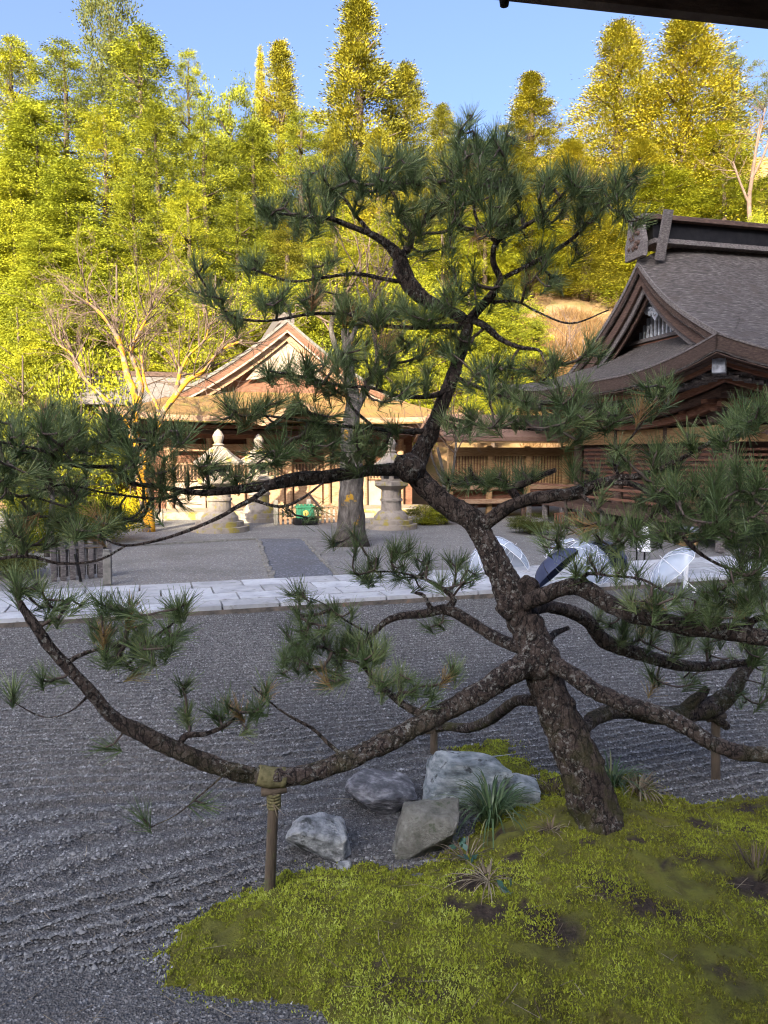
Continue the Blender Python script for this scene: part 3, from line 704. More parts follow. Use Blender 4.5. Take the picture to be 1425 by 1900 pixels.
poly = [IR.at(gx, ug, bz)] + poly + [IR.at(gx, IR.W - ug, bz)]
gw = part('gable_wall', mesh_np('gable_wall', poly, [tuple(range(len(poly)))]), H, M['wood_dark'])
zb = 6.38
for v in np.arange(ug + 1.8, IR.W - ug - 1.7, .215):
    e = min(v, IR.W - v); zt = float(IR.prof(e)) - TH - .75
    if zt > zb + .1: piece('gable_slat', M['pale_carving'], H, IR.at(gx - .08, v, (zb + zt) / 2), (.06, .09, zt - zb), AX)
piece('gable_beam', M['wood_grey'], H, IR.at(gx - .12, IR.E, zb - .04), (.16, 5.3, .12), AX, b=.03)
piece('gable_board', M['wood_red'], H, IR.at(gx - .07, IR.E, zb - .33), (.1, 5.0, .42), AX, b=.03)
# pendant carving at the peak
def outline_plate(pts, c, ua, out, t):
    n_ = len(pts); V_ = [c + ua * p[0] + ZX * p[1] + out * (t * s_) for s_ in (0, 1) for p in pts]
    F_ = [tuple(range(n_))[::-1], tuple(range(n_, 2 * n_))] + [(i, (i + 1) % n_, n_ + (i + 1) % n_, n_ + i) for i in range(n_)]
    return V_, F_
PS = .72
pend = [(0, .75), (.14, .55), (.16, .30), (.30, .24), (.52, .20), (.78, .00), (.86, -.18), (.74, -.30), (.60, -.20), (.54, -.36), (.40, -.42), (.30, -.30), (.22, -.50), (.10, -.60), (0, -.72)]
pend = [(x_ * PS, y_ * PS) for x_, y_ in pend]; pend = pend + [(-x_, y_) for x_, y_ in pend[-2:0:-1]]
pc = IR.at(gx - .42, IR.E, 7.32)
pn = part('pendant', mesh_np('pendant', *outline_plate(pend, pc, VX, -UX, .08)), H, M['pale_carving'])
for (x_, y_, r_) in ((0, .1, .1), (.5, -.05, .11), (-.5, -.05, .11), (.25, -.12, .1), (-.25, -.12, .1), (.7, -.15, .07), (-.7, -.15, .07), (0, -.4, .09)):
    x_, y_, r_ = x_ * PS, y_ * PS, r_ * PS
    V_, F_ = lathe([(r_, 0), (r_ * .8, .04), (r_ * .45, .045), (r_ * .4, .015), (.01, .03)], (0, 0, 0), 14)
    part('curl', mesh_np('curl', [pc + VX * (x_ + p[0]) + ZX * (y_ + p[1]) - UX * (.08 + p[2]) for p in V_], F_), pn, M['pale_carving'])
# ---- ridge
zr = IR.zr - .12
rd = piece('ridge_box', M['black'], H, IR.at(ug + 12.4, IR.E, zr + .40), (24.2, .62, .56), AX, b=.02)
piece('ridge_sill', M['wood_grey'], H, IR.at(ug + 12.4, IR.E, zr + .045), (24.3, 1.0, .15), AX, b=.02)
piece('ridge_cap', M['wood_dark'], H, IR.at(ug + 12.3, IR.E, zr + .76), (24.6, 1.05, .14), AX, b=.02)
piece('ridge_cap', M['wood_grey'], H, IR.at(ug + 12.3, IR.E, zr + .87), (24.7, .6, .09), AX, b=.02)
for s_ in (-1, 1):
    o = piece('ridge_plank', M['wood_grey'], H, IR.at(ug + .45, IR.E + s_ * .66, zr + .16), (.30, .12, 1.5), AX, rx=s_ * R(-16), b=.03)
orn = [(x_ * .8, y_ * .92) for x_, y_ in [(-.62, 0), (-.66, .5), (-.52, .85), (-.46, 1.3), (-.24, 1.38), (0, 1.46), (.24, 1.38), (.46, 1.3), (.52, .85), (.66, .5), (.62, 0)]]
ob = part('ridge_ornament', mesh_np('ridge_ornament', *outline_plate(orn, IR.at(ug - .02, IR.E, zr - .45), VX, -UX, .16)), H, M['wood_grey'])
part('carving', mesh_np('carving', *carved_leafwork(IR.at(ug - .2, IR.E, zr + .25), VX, .6, .8, 22, -UX)), ob, M['wood_dark'])['kind'] = 'stuff'

# ---------------------------------------------------------------- sunlit hall in the middle
c0 = P(550, 970, 30.0); c0[2] = 0
W2 = 14.6
K2 = c0 - UX * (W2 / 2)
H2 = thing('sunlit_hall', 'sunlit tan temple hall with broad front gable at the end of the gravel way', 'temple', c0)
I2 = Irimoya(K2, VX, UX, W2, 13.0, 3.95, 8.15, 2.3, .50, .28, 4.0)
part('roof', mesh_np('roof', *join([patch_slab(I2.front, 20, 18, .22), patch_slab(I2.back, 20, 18, .22)])), H2, M['roof_pink'])
part('gable_skirt', mesh_np('gable_skirt', *patch_slab(I2.skirt, 40, 10, .25)), H2, M['roof_tan'])
eave_ring(I2, -.012, -.006, .2, .05, M['pale_wood'], 'eave_edge', H2, 24)
eave_ring(I2, .45, .34, .12, .2, M['wood_red'], 'eave_board', H2, 24)
eave_ring(I2, 1.0, .52, .16, .2, M['wood_dark'], 'eave_board', H2, 24)
for bk in (False, True):
    part('verge_edge', mesh_np('verge_edge', *verge_strip(I2, -.05, .0, .14, .06, back=bk)), H2, M['kerb'])
    part('bargeboard', mesh_np('bargeboard', *verge_strip(I2, .02, .14, .34, .08, back=bk)), H2, M['wood_red'])
    part('bargeboard', mesh_np('bargeboard', *verge_strip(I2, -.03, .47, .09, .06, e0=I2.ug + .3, back=bk)), H2, M['plaster'])
    part('bargeboard', mesh_np('bargeboard', *verge_strip(I2, .20, .55, .34, .08, e0=I2.ug + .5, back=bk)), H2, M['pale_wood'])
gx2 = I2.ug + .6; es = np.linspace(I2.ug, I2.E, 12); bz2 = float(I2.prof(I2.ug)) - .15
poly = [I2.at(gx2, I2.ug, bz2)] + [I2.at(gx2, e, float(I2.prof(e)) - .15) for e in es] + [I2.at(gx2, W2 - e, float(I2.prof(e)) - .15) for e in es[::-1]] + [I2.at(gx2, W2 - I2.ug, bz2)]
part('gable_wall', mesh_np('gable_wall', poly, [tuple(range(len(poly)))[::-1]]), H2, M['wood_red'])
tri = [(-1.5, 0), (-.9, .75), (0, 1.7), (.9, .75), (1.5, 0), (1.1, .05), (.5, .25), (0, .4), (-.5, .25), (-1.1, .05)]
part('gable_panel', mesh_np('gable_panel', *outline_plate([(x_ * 1.15, y_ * 1.0) for x_, y_ in tri], I2.at(gx2 - .2, I2.E, 5.6), UX, -VX, .06)), H2, M['plaster'])
piece('ridge_cap', M['grey_roof'], H2, I2.at(6.6 + I2.ug, I2.E, 8.2), (.7, 13, .5), AX, b=.04)
# porch with curved cusped gable
def kara(s_, t_):
    x_ = (s_ - .5) * 3.6; q = abs(x_) / 1.8
    z_ = 4.55 - .75 * sstep(q * 1.15) + .16 * sstep((q - .72) / .28)
    return c0 + UX * x_ + VX * (-1.1 + 2.6 * t_) + ZX * z_
part('porch_roof', mesh_np('porch_roof', *patch_slab(kara, 28, 4, .2)), H2, M['roof_tan'])
V_, F_ = patch_slab(lambda s_, t_: kara(s_, 0) - VX * (.06 - .08 * t_) - ZX * .06, 28, 1, .24); part('porch_edge', mesh_np('porch_edge', V_, F_), H2, M['pale_wood'])
# lower storey: columns, plank bays, lattice
wy = 2.0
fz = part('wall', mesh_np('wall', *join([boxv(c0 + VX * 2.4 + ZX * 1.7, (W2 - 3.6, .2, 3.3), AX), boxv(c0 + VX * 7 - UX * 4.9 + ZX * 1.7, (.2, 9.2, 3.3), AX), boxv(c0 + VX * 7 + UX * 4.9 + ZX * 1.7, (.2, 9.2, 3.3), AX)])), H2, M['wood_red'])
xsc = np.linspace(-4.9, 4.9, 7)
for x_ in xsc:
    part('column', mesh_np('column', *lathe([(.2, 0), (.2, .2), (.15, .24), (.145, 3.5)], c0 + UX * x_ + VX * 2.1, 12)), H2, M['pale_wood'])
piece('tie_beam', M['pale_wood'], H2, c0 + VX * 2.08 + ZX * 2.75, (10.2, .2, .3), AX)
piece('tie_beam', M['wood_red'], H2, c0 + VX * 2.05 + ZX * 3.25, (10.6, .24, .24), AX)
for i in range(6):
    xm = (xsc[i] + xsc[i + 1]) / 2
    pz = piece('door_panel', M['plaster'] if i in (0, 5) else M['pale_wood'], H2, c0 + UX * xm + VX * 2.22 + ZX * .72, (1.22, .08, 1.2), AX, b=.02)
    piece('lattice_frame', M['pale_wood'], H2, c0 + UX * xm + VX * 2.24 + ZX * 1.75, (1.26, .06, .75), AX, b=.02)
    for k in range(8): piece('lattice_bar', M['wood_dark'], H2, c0 + UX * (xm - .49 + k * .14) + VX * 2.19 + ZX * 1.75, (.07, .05, .62), AX)
piece('step', M['granite'], H2, c0 + VX * .9 + ZX * .12, (11.6, 2.2, .3), AX, b=.02)
piece('step', M['granite'], H2, c0 - VX * .5 + ZX * .05, (6, .6, .18), AX, b=.03)

# grey roofed outbuilding behind it on the left
c3 = P(300, 720, 39.0); c3[2] = 0
H3 = thing('outbuilding', 'low outbuilding with grey roof behind the sunlit hall, left of its gable', 'building', c3)
zt3 = P(300, 697, 39)[2]
part('roof', mesh_np('roof', *join([patch_slab(lambda a, b: c3 + UX * (-4 + 8 * a) + VX * (-2.4 + 2.4 * b) + ZX * (zt3 - 1.5 + 1.5 * b), 4, 4, .15), patch_slab(lambda a, b: c3 + UX * (-4 + 8 * a) + VX * (2.4 * b) + ZX * (zt3 - 1.5 * b), 4, 4, .15)])), H3, M['grey_roof'])
piece('ridge_cap', M['wood_dark'], H3, c3 + ZX * (zt3 + .05), (8.1, .4, .25), AX)
part('wall', mesh_np('wall', *boxv(c3 + ZX * (zt3 / 2 - .8), (7, 3.6, zt3 - 1.5), AX)), H3, M['wood_red'])

# ---------------------------------------------------------------- roofed gallery between the halls
g0 = P(835, 880, 29.5); g0[2] = 0
H4 = thing('gallery', 'brown timber gallery with slatted wall joining the two halls', 'gallery', g0)
GL = 8.2
part('roof', mesh_np('roof', *join([patch_slab(lambda a, b: g0 + UX * (-.5 + (GL + 1) * a) + VX * (-1.0 + 2.2 * b) + ZX * (3.15 + .95 * b ** 1.2), 8, 6, .16), patch_slab(lambda a, b: g0 + UX * (-.5 + (GL + 1) * a) + VX * (1.2 + 2.2 * b) + ZX * (4.1 - .95 * b), 8, 6, .16)])), H4, M['roof_pink'])
piece('eave_board', M['wood_gold'], H4, g0 + UX * GL / 2 - VX * .9 + ZX * 2.98, (GL + .9, .12, .14), AX)
piece('tie_beam', M['wood_gold'], H4, g0 + UX * GL / 2 + ZX * 2.58, (GL, .18, .34), AX)
piece('tie_beam', M['pale_wood'], H4, g0 + UX * GL / 2 + ZX * 1.18, (GL, .16, .2), AX)
for k in range(6): piece('post', M['wood_gold'], H4, g0 + UX * (GL * k / 5) + ZX * 1.4, (.2, .2, 2.8), AX)
for k in range(5):
    for q in range(11): piece('wall_slat', M['wood_gold'], H4, g0 + UX * (GL * k / 5 + .2 + q * .125) + VX * .03 + ZX * 1.85, (.06, .06, 1.16), AX)
part('wall', mesh_np('wall', *boxv(g0 + UX * GL / 2 + VX * .3 + ZX * 1.5, (GL, .08, 2.3), AX)), H4, M['wood_red'])
piece('floor', M['pale_wood'], H4, g0 + UX * GL / 2 + VX * .8 + ZX * .62, (GL + .2, 2.2, .16), AX)
for k in range(9): piece('floor_post', M['wood_dark'], H4, g0 + UX * (GL * k / 8) - VX * .1 + ZX * .25, (.15, .15, .6), AX)

# ---------------------------------------------------------------- the hall whose veranda the view is from
HV = .42                                                 # eave above the eye
r1_, r2_ = ray(940, 0), ray(1425, 52)
E1, E2 = np.array((0, 0, CAM_Z)) + r1_ * (HV / r1_[2]), np.array((0, 0, CAM_Z)) + r2_ * (HV / r2_[2])
ea = math.atan2(E2[1] - E1[1], E2[0] - E1[0]); eu = np.array((math.cos(ea), math.sin(ea), 0)); ev = np.array((-math.sin(ea), math.cos(ea), 0))
ve = E1.copy(); ve[2] = 0; ZE = CAM_Z + HV
H5 = thing('veranda_hall', 'dark eave of the hall overhead in the upper right corner', 'building', ve)
UL, UM = 9.0, 4.38
def vroof(a, b):
    return ve + eu * (-.12 + UL * a) - ev * (5.0 * b) + ZX * (ZE + .14 + 1.5 * b)
part('roof', mesh_np('roof', *patch_slab(vroof, 8, 10, .06)), H5, M['roof_bark'])
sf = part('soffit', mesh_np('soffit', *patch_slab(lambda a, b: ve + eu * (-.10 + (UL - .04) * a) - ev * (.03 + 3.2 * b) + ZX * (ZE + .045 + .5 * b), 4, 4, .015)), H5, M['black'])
piece('eave_edge', M['wood_grey'], H5, ve + eu * UM + ZX * (ZE + .018), (UL, .014, .03), ea, b=.01)
piece('eave_edge', M['wood_dark'], H5, ve + eu * UM - ev * .02 + ZX * (ZE + .03), (UL, .018, .02), ea, b=.01)
for k in range(0, 20):
    a = ve + eu * (k * .45) - ev * .06 + ZX * (ZE + .03); b = ve + eu * (k * .45) - ev * 3.1 + ZX * (ZE + .5)
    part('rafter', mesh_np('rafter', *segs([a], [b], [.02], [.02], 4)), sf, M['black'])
part('wall', mesh_np('wall', *boxv(ve + eu * 4.6 - ev * 3.3 + ZX * 2.0, (8.4, .16, 2.9), ea)), H5, M['wood_dark'])
piece('veranda_floor', M['wood_dark'], H5, ve + eu * 3.4 - ev * 1.9 + ZX * .80, (11, 2.6, .14), ea, b=.01)
r_ = ray(936, -4); hk = np.array((0, 0, CAM_Z)) + r_ * ((HV - .005) / r_[2])
part('eave_hook', mesh_np('eave_hook', *lathe([(.002, -.008), (.004, -.007), (.005, 0), (.0045, .01), (.003, .03)], hk, 10)), H5, M['black'])

# ================================================================ THE OLD PINE
Tb = P(1118, 1562, 4.5)
PINE = thing('pine_tree', 'old leaning garden pine with dark needles and wide propped limbs on the moss', 'tree', (Tb[0], Tb[1], moss_z(np.array([Tb[0]]), np.array([Tb[1]]))[0]))
nodes_of = {}
def limb(name, pts, parent, sides=12, rough=.16, nsub=6, seed=0.0, keep=None):
    """pts: (px, py, distance, width px) traced from the photograph, each at its own distance"""
    w3 = np.array([P(p[0], p[1], p[2]) for p in pts]); rad = np.array([p[3] * p[2] / FPX * .465 for p in pts])
    c = catmull(np.hstack([w3, rad[:, None]]), nsub)
    q, r = c[:, :3], np.maximum(c[:, 3], .003)
    V_, F_ = tube(q, r, sides, rough, 9.0, seed)
    if sides >= 20: V_ = np.array([v_ + (v_ - q[min(i_ // sides, len(q) - 1)]) * (.10 * mnoise.noise(Vector((v_[0] * 34, v_[1] * 34, v_[2] * 18))) + .06 * mnoise.noise(Vector((v_[0] * 75, v_[1] * 75, v_[2] * 45)))) for i_, v_ in enumerate(V_)])
    o = part(name, mesh_np(name, V_, F_, smooth=True), parent, M['pine_bark'])
    if keep: nodes_of.setdefault(keep, []).append((q, r))
    return o
trunk = limb('trunk', [(1132, 1590, 4.5, 128), (1115, 1545, 4.5, 104), (1085, 1440, 4.52, 92), (1045, 1345, 4.55, 80), (1008, 1255, 4.6, 74), (985, 1180, 4.62, 70), (952, 1110, 4.66, 62), (922, 1050, 4.7, 52), (897, 995, 4.74, 46), (872, 962, 4.76, 46),
                       (835, 940, 4.8, 44), (800, 912, 4.82, 42), (772, 878, 4.84, 40), (778, 846, 4.86, 36), (795, 812, 4.86, 34), (812, 770, 4.86, 30), (830, 725, 4.88, 27), (846, 680, 4.9, 25), (860, 635, 4.9, 23), (866, 600, 4.9, 22),
                       (835, 578, 4.9, 24), (795, 560, 4.88, 26), (765, 535, 4.86, 32), (748, 503, 4.85, 34), (742, 478, 4.84, 28)], PINE, 44, .13, 16, keep='top')
# burls and root flare
def lump(px, py, d, rp, sq=(1, 1, 1), mat='pine_bark', name='burl', par=None, f=5.0, amp=.25, sub=3):
    bm = bmesh.new(); bmesh.ops.create_icosphere(bm, subdivisions=sub, radius=1.0); c = P(px, py, d); r = rp * d / FPX
    for v in bm.verts:
        n_ = fbm(v.co * 1.6 + Vector((px * .13, py * .07, 0)), 4); v.co = Vector((v.co.x * sq[0], v.co.y * sq[1], v.co.z * sq[2])) * (r * (1 + amp * n_)) + Vector(c)
    me = bpy.data.meshes.new(name); bm.to_mesh(me); bm.free(); me.polygons.foreach_set('use_smooth', np.ones(len(me.polygons), bool))
    return part(name, me, par, M[mat])
lump(978, 1090, 4.6, 22, par=trunk); lump(950, 1120, 4.62, 30, (1, .8, 1), par=trunk); lump(1128, 1560, 4.45, 58, (1.1, .9, .5), par=trunk); lump(760, 868, 4.8, 28, par=trunk); lump(1000, 1225, 4.55, 40, (1, .8, 1.1), par=trunk)

def L(name, pts, keep, **k): return limb('limb', pts, PINE, keep=keep, **k)
limbs = {}
def add(key, pts, **k):
    o = limb('limb', pts, PINE if key not in limbs else limbs[key], keep=key, **k) if key not in limbs else limb('branch', pts, limbs[key], keep=key, **k)
    limbs.setdefault(key, o)
# crown leaders
add('top', [(742, 478, 4.84, 26), (720, 455, 4.8, 18), (690, 435, 4.75, 13), (650, 420, 4.7, 11), (610, 405, 4.65, 9), (560, 402, 4.6, 7), (520, 395, 4.55, 5)], sides=8)
add('top', [(745, 480, 4.84, 20), (762, 450, 4.86, 14), (765, 420, 4.9, 11), (745, 398, 4.95, 8), (730, 360, 4.95, 6), (700, 325, 4.95, 5)], sides=8)
add('top', [(765, 430, 4.88, 10), (800, 400, 4.9, 9), (830, 370, 4.9, 8), (845, 320, 4.9, 6), (868, 270, 4.9, 5)], sides=8)
add('top', [(690, 435, 4.75, 9), (660, 400, 4.8, 7), (640, 370, 4.8, 6), (610, 350, 4.8, 5)], sides=8)
add('topright', [(866, 600, 4.9, 22), (888, 575, 4.86, 18), (912, 548, 4.82, 16), (928, 520, 4.8, 13), (915, 485, 4.78, 12), (922, 448, 4.76, 10), (965, 425, 4.72, 8), (1010, 395, 4.68, 7), (1045, 360, 4.64, 6), (1070, 325, 4.6, 4)], sides=9)
add('topright', [(935, 515, 4.8, 9), (985, 490, 4.8, 9), (1030, 465, 4.78, 9), (1065, 440, 4.76, 8), (1105, 400, 4.74, 7), (1150, 360, 4.72, 5)], sides=8)
add('topright', [(922, 450, 4.76, 8), (890, 420, 4.7, 7), (880, 370, 4.66, 6), (905, 300, 4.62, 5), (940, 260, 4.6, 4)], sides=8)
add('topright', [(915, 560, 4.82, 7), (960, 560, 4.8, 5), (1000, 580, 4.78, 4), (1060, 600, 4.75, 3.5), (1130, 575, 4.7, 2.5)], sides=6)
add('midright', [(868, 590, 4.9, 15), (900, 605, 4.86, 14), (930, 630, 4.82, 11), (965, 645, 4.8, 9), (1000, 650, 4.78, 6), (1010, 670, 4.76, 4), (1040, 720, 4.7, 4)], sides=8)
add('midright', [(845, 700, 4.9, 10), (880, 715, 4.8, 8), (930, 735, 4.7, 7), (990, 750, 4.55, 6), (1050, 745, 4.45, 5), (1120, 768, 4.35, 4), (1180, 770, 4.3, 3)], sides=7)
add('midright', [(815, 770, 4.86, 10), (850, 780, 4.75, 8), (900, 790, 4.65, 6), (960, 795, 4.55, 5), (1040, 800, 4.45, 4)], sides=7)
add('midleft', [(862, 606, 4.9, 15), (820, 606, 4.85, 11), (760, 608, 4.8, 9), (700, 602, 4.75, 8), (640, 585, 4.7, 7), (580, 582, 4.62, 6), (500, 595, 4.55, 5), (440, 590, 4.5, 5), (405, 565, 4.45, 4), (375, 520, 4.4, 3)], sides=8)
add('midleft', [(760, 525, 4.86, 10), (715, 518, 4.8, 8), (660, 508, 4.76, 7), (600, 515, 4.7, 6), (540, 522, 4.65, 5), (470, 500, 4.6, 4)], sides=7)
add('lowleft', [(838, 720, 4.88, 12), (800, 735, 4.8, 10), (740, 735, 4.7, 8), (690, 720, 4.6, 7), (630, 715, 4.5, 6), (570, 700, 4.42, 5), (510, 690, 4.35, 4)], sides=8)
add('lowleft', [(790, 800, 4.86, 12), (740, 800, 4.75, 9), (690, 795, 4.65, 8), (630, 790, 4.6, 7), (560, 780, 4.55, 6), (480, 770, 4.5, 5), (430, 770, 4.45, 4)], sides=8)
add('lowleft', [(690, 790, 4.65, 7), (650, 750, 4.7, 6), (640, 690, 4.75, 5), (650, 650, 4.75, 4)], sides=7)
# long left limb
add('left', [(775, 880, 4.84, 36), (740, 872, 4.8, 28), (700, 872, 4.75, 24), (650, 878, 4.7, 25), (600, 886, 4.65, 27), (545, 890, 4.6, 27), (490, 902, 4.5, 22), (440, 908, 4.45, 17), (390, 914, 4.4, 14), (345, 912, 4.35, 12), (290, 902, 4.3, 10), (245, 896, 4.28, 9), (222, 868, 4.25, 8), (180, 866, 4.2, 8), (130, 862, 4.15, 7), (75, 835, 4.1, 6), (10, 822, 4.05, 5), (-40, 815, 4.0, 4)], sides=10)
add('left', [(500, 902, 4.5, 12), (470, 925, 4.42, 10), (440, 940, 4.38, 9), (410, 958, 4.34, 8), (355, 982, 4.3, 7), (298, 1001, 4.24, 6), (235, 1012, 4.2, 5), (190, 1000, 4.15, 4), (150, 985, 4.1, 3)], sides=7)
add('left', [(470, 928, 4.42, 7), (520, 940, 4.35, 6), (560, 925, 4.3, 5), (600, 895, 4.3, 4)], sides=6)
add('left', [(440, 910, 4.45, 8), (360, 905, 4.45, 7), (300, 925, 4.42, 6), (200, 915, 4.38, 5), (110, 900, 4.35, 4), (40, 930, 4.3, 3)], sides=6)
add('left', [(245, 896, 4.28, 6), (255, 850, 4.3, 5), (262, 810, 4.3, 4)], sides=6)
add('left', [(235, 1012, 4.2, 4), (180, 1040, 4.2, 5), (110, 1045, 4.18, 6), (50, 1032, 4.15, 7), (-30, 1040, 4.1, 7)], sides=6)
# right limb
add('right', [(885, 985, 4.74, 32), (915, 962, 4.7, 29), (945, 940, 4.66, 27), (985, 926, 4.62, 25), (1030, 920, 4.58, 26), (1070, 915, 4.52, 24), (1110, 898, 4.45, 20), (1150, 888, 4.4, 15), (1200, 880, 4.3, 12), (1250, 858, 4.2, 9), (1310, 825, 4.1, 7), (1370, 785, 4.0, 5), (1420, 755, 3.95, 4)], sides=11)
add('right', [(965, 935, 4.66, 18), (945, 905, 4.75, 16), (915, 895, 4.85, 14), (885, 890, 4.95, 10), (870, 868, 5.0, 7)], sides=8, rough=.35)
add('right', [(950, 905, 4.75, 12), (985, 892, 4.8, 14), (1010, 880, 4.82, 12), (1030, 872, 4.85, 8)], sides=8, rough=.4)
add('right', [(1050, 918, 4.55, 15), (1085, 900, 4.6, 16), (1105, 885, 4.62, 12), (1075, 870, 4.6, 8)], sides=8, rough=.4)
add('right', [(1120, 895, 4.45, 13), (1180, 900, 4.3, 12), (1225, 935, 4.2, 11), (1260, 985, 4.1, 10), (1290, 1020, 4.05, 8), (1340, 1050, 4.0, 6), (1400, 1065, 3.95, 4)], sides=8)
add('right', [(1180, 900, 4.3, 9), (1240, 915, 4.15, 8), (1310, 920, 4.0, 7), (1380, 930, 3.9, 6), (1450, 930, 3.85, 5)], sides=7)
add('right', [(1075, 915, 4.5, 10), (1110, 945, 4.35, 8), (1160, 985, 4.25, 7), (1220, 1000, 4.2, 5)], sides=7)
add('right', [(1150, 888, 4.4, 8), (1140, 860, 4.35, 7), (1150, 835, 4.3, 6), (1180, 800, 4.25, 4), (1215, 745, 4.2, 3)], sides=6)
# lower right limbs
add('lowright', [(965, 1120, 4.6, 38), (1000, 1108, 4.5, 33), (1035, 1094, 4.44, 32), (1075, 1088, 4.38, 36), (1115, 1112, 4.32, 36), (1160, 1134, 4.26, 36), (1210, 1148, 4.2, 36), (1270, 1162, 4.12, 35), (1340, 1172, 4.05, 34), (1410, 1182, 3.98, 34), (1500, 1195, 3.9, 32)], sides=28, nsub=10)
add('lowright', [(1075, 1088, 4.38, 16), (1090, 1065, 4.3, 8), (1130, 1068, 4.2, 6), (1190, 1075, 4.1, 5), (1240, 1100, 4.05, 4), (1290, 1115, 4.0, 3)], sides=6)
add('lowright', [(1380, 1175, 4.0, 18), (1400, 1150, 4.0, 14), (1440, 1145, 3.95, 12)], sides=7)
add('lowback', [(975, 1130, 4.75, 30), (1015, 1125, 4.9, 26), (1055, 1134, 5.0, 27), (1090, 1152, 5.05, 28), (1120, 1188, 5.1, 30), (1160, 1205, 5.12, 28), (1215, 1222, 5.15, 26), (1280, 1236, 5.2, 22), (1340, 1234, 5.2, 18), (1390, 1228, 5.2, 12)], sides=24, nsub=9)
add('lowback', [(1015, 1190, 4.75, 16), (1030, 1175, 4.85, 14), (1055, 1165, 4.9, 9)], sides=7)
add('lowfront', [(1010, 1225, 4.55, 40), (1045, 1242, 4.45, 34), (1075, 1262, 4.4, 34), (1110, 1285, 4.35, 34), (1160, 1305, 4.3, 35), (1215, 1322, 4.24, 34), (1265, 1345, 4.2, 33), (1320, 1378, 4.15, 32), (1370, 1395, 4.1, 32), (1425, 1402, 4.05, 31), (1500, 1420, 4.0, 30)], sides=28, nsub=10)
add('lowprop', [(1060, 1385, 4.6, 30), (1085, 1350, 4.8, 27), (1115, 1326, 5.0, 30), (1160, 1318, 5.2, 32), (1215, 1328, 5.35, 34), (1270, 1325, 5.5, 36), (1325, 1310, 5.6, 40), (1358, 1280, 5.65, 34), (1385, 1240, 5.7, 24), (1420, 1200, 5.7, 12)], sides=24, nsub=9)
add('lowprop', [(1270, 1318, 5.5, 22), (1300, 1290, 5.5, 20), (1312, 1275, 5.5, 18)], sides=8, rough=.4)
add('lowprop', [(1318, 1325, 5.6, 20), (1345, 1345, 5.6, 18), (1350, 1350, 5.6, 12)], sides=8, rough=.4)
# big lower left limb over the stake
add('lowleftbig', [(1000, 1228, 4.58, 56), (965, 1238, 4.5, 50), (925, 1262, 4.46, 47), (880, 1292, 4.42, 43), (830, 1318, 4.38, 41), (770, 1350, 4.33, 41), (710, 1380, 4.28, 41), (650, 1408, 4.22, 40), (590, 1430, 4.17, 38), (540, 1440, 4.13, 38), (500, 1442, 4.1, 40), (455, 1436, 4.08, 34), (405, 1422, 4.05, 35), (355, 1404, 4.02, 36), (310, 1385, 4.0, 34), (265, 1362, 3.97, 33), (222, 1340, 3.95, 30), (192, 1312, 3.93, 26), (165, 1280, 3.92, 25), (128, 1240, 3.9, 23), (95, 1205, 3.88, 22), (68, 1165, 3.86, 20), (45, 1132, 3.85, 15), (30, 1105, 3.85, 8)], sides=28, nsub=10)
add('lowleftbig', [(330, 1388, 4.0, 14), (345, 1365, 4.05, 13), (380, 1362, 4.08, 10), (420, 1345, 4.1, 8), (450, 1320, 4.1, 5)], sides=7)
add('lowleftbig', [(118, 1235, 3.9, 12), (150, 1215, 3.9, 9), (200, 1200, 3.9, 7), (260, 1195, 3.88, 6), (310, 1165, 3.86, 4), (340, 1140, 3.85, 3)], sides=7)
add('lowleftbig', [(170, 1285, 3.92, 8), (130, 1320, 3.85, 3), (80, 1330, 3.8, 3), (20, 1300, 3.78, 2)], sides=5)
add('lowleftbig', [(640, 1405, 4.2, 10), (610, 1380, 4.25, 8), (580, 1352, 4.28, 7), (540, 1330, 4.3, 6), (510, 1310, 4.3, 4), (470, 1275, 4.3, 3)], sides=6)
add('lowleftbig', [(470, 1436, 4.06, 7), (430, 1430, 3.98, 6), (390, 1460, 3.93, 4), (330, 1510, 3.9, 2.5), (280, 1535, 3.9, 2)], sides=5)
# two branches left of the trunk
add('leftback', [(975, 1205, 4.75, 28), (935, 1190, 4.9, 25), (895, 1168, 5.0, 23), (860, 1145, 5.05, 22), (825, 1130, 5.1, 22), (790, 1138, 5.12, 18), (750, 1142, 5.12, 16), (718, 1152, 5.12, 14), (690, 1178, 5.1, 11), (662, 1206, 5.08, 9), (645, 1222, 5.05, 7), (600, 1200, 5.0, 4)], sides=10)
add('leftback', [(828, 1130, 5.1, 16), (842, 1112, 5.12, 14), (825, 1095, 5.15, 9), (790, 1075, 5.15, 6), (740, 1062, 5.1, 4), (690, 1060, 5.05, 3)], sides=7, rough=.35)
add('leftback', [(800, 1128, 5.1, 12), (785, 1105, 5.12, 9), (770, 1100, 5.14, 6)], sides=7, rough=.35)
add('leftback', [(690, 1178, 5.1, 6), (640, 1150, 5.05, 4), (600, 1120, 5.0, 3), (560, 1105, 5.0, 2)], sides=6)
add('lowmid', [(990, 1300, 4.65, 24), (960, 1300, 4.9, 22), (935, 1316, 5.2, 22), (905, 1338, 5.6, 22), (870, 1350, 5.9, 20), (830, 1348, 6.1, 18), (795, 1346, 6.2, 15), (770, 1335, 6.25, 8)], sides=9)
add('lowmid2', [(800, 1332, 4.35, 22), (775, 1322, 4.4, 18), (745, 1305, 4.45, 15), (715, 1280, 4.5, 14), (690, 1255, 4.52, 11), (668, 1232, 4.55, 7), (640, 1225, 4.55, 4)], sides=8)

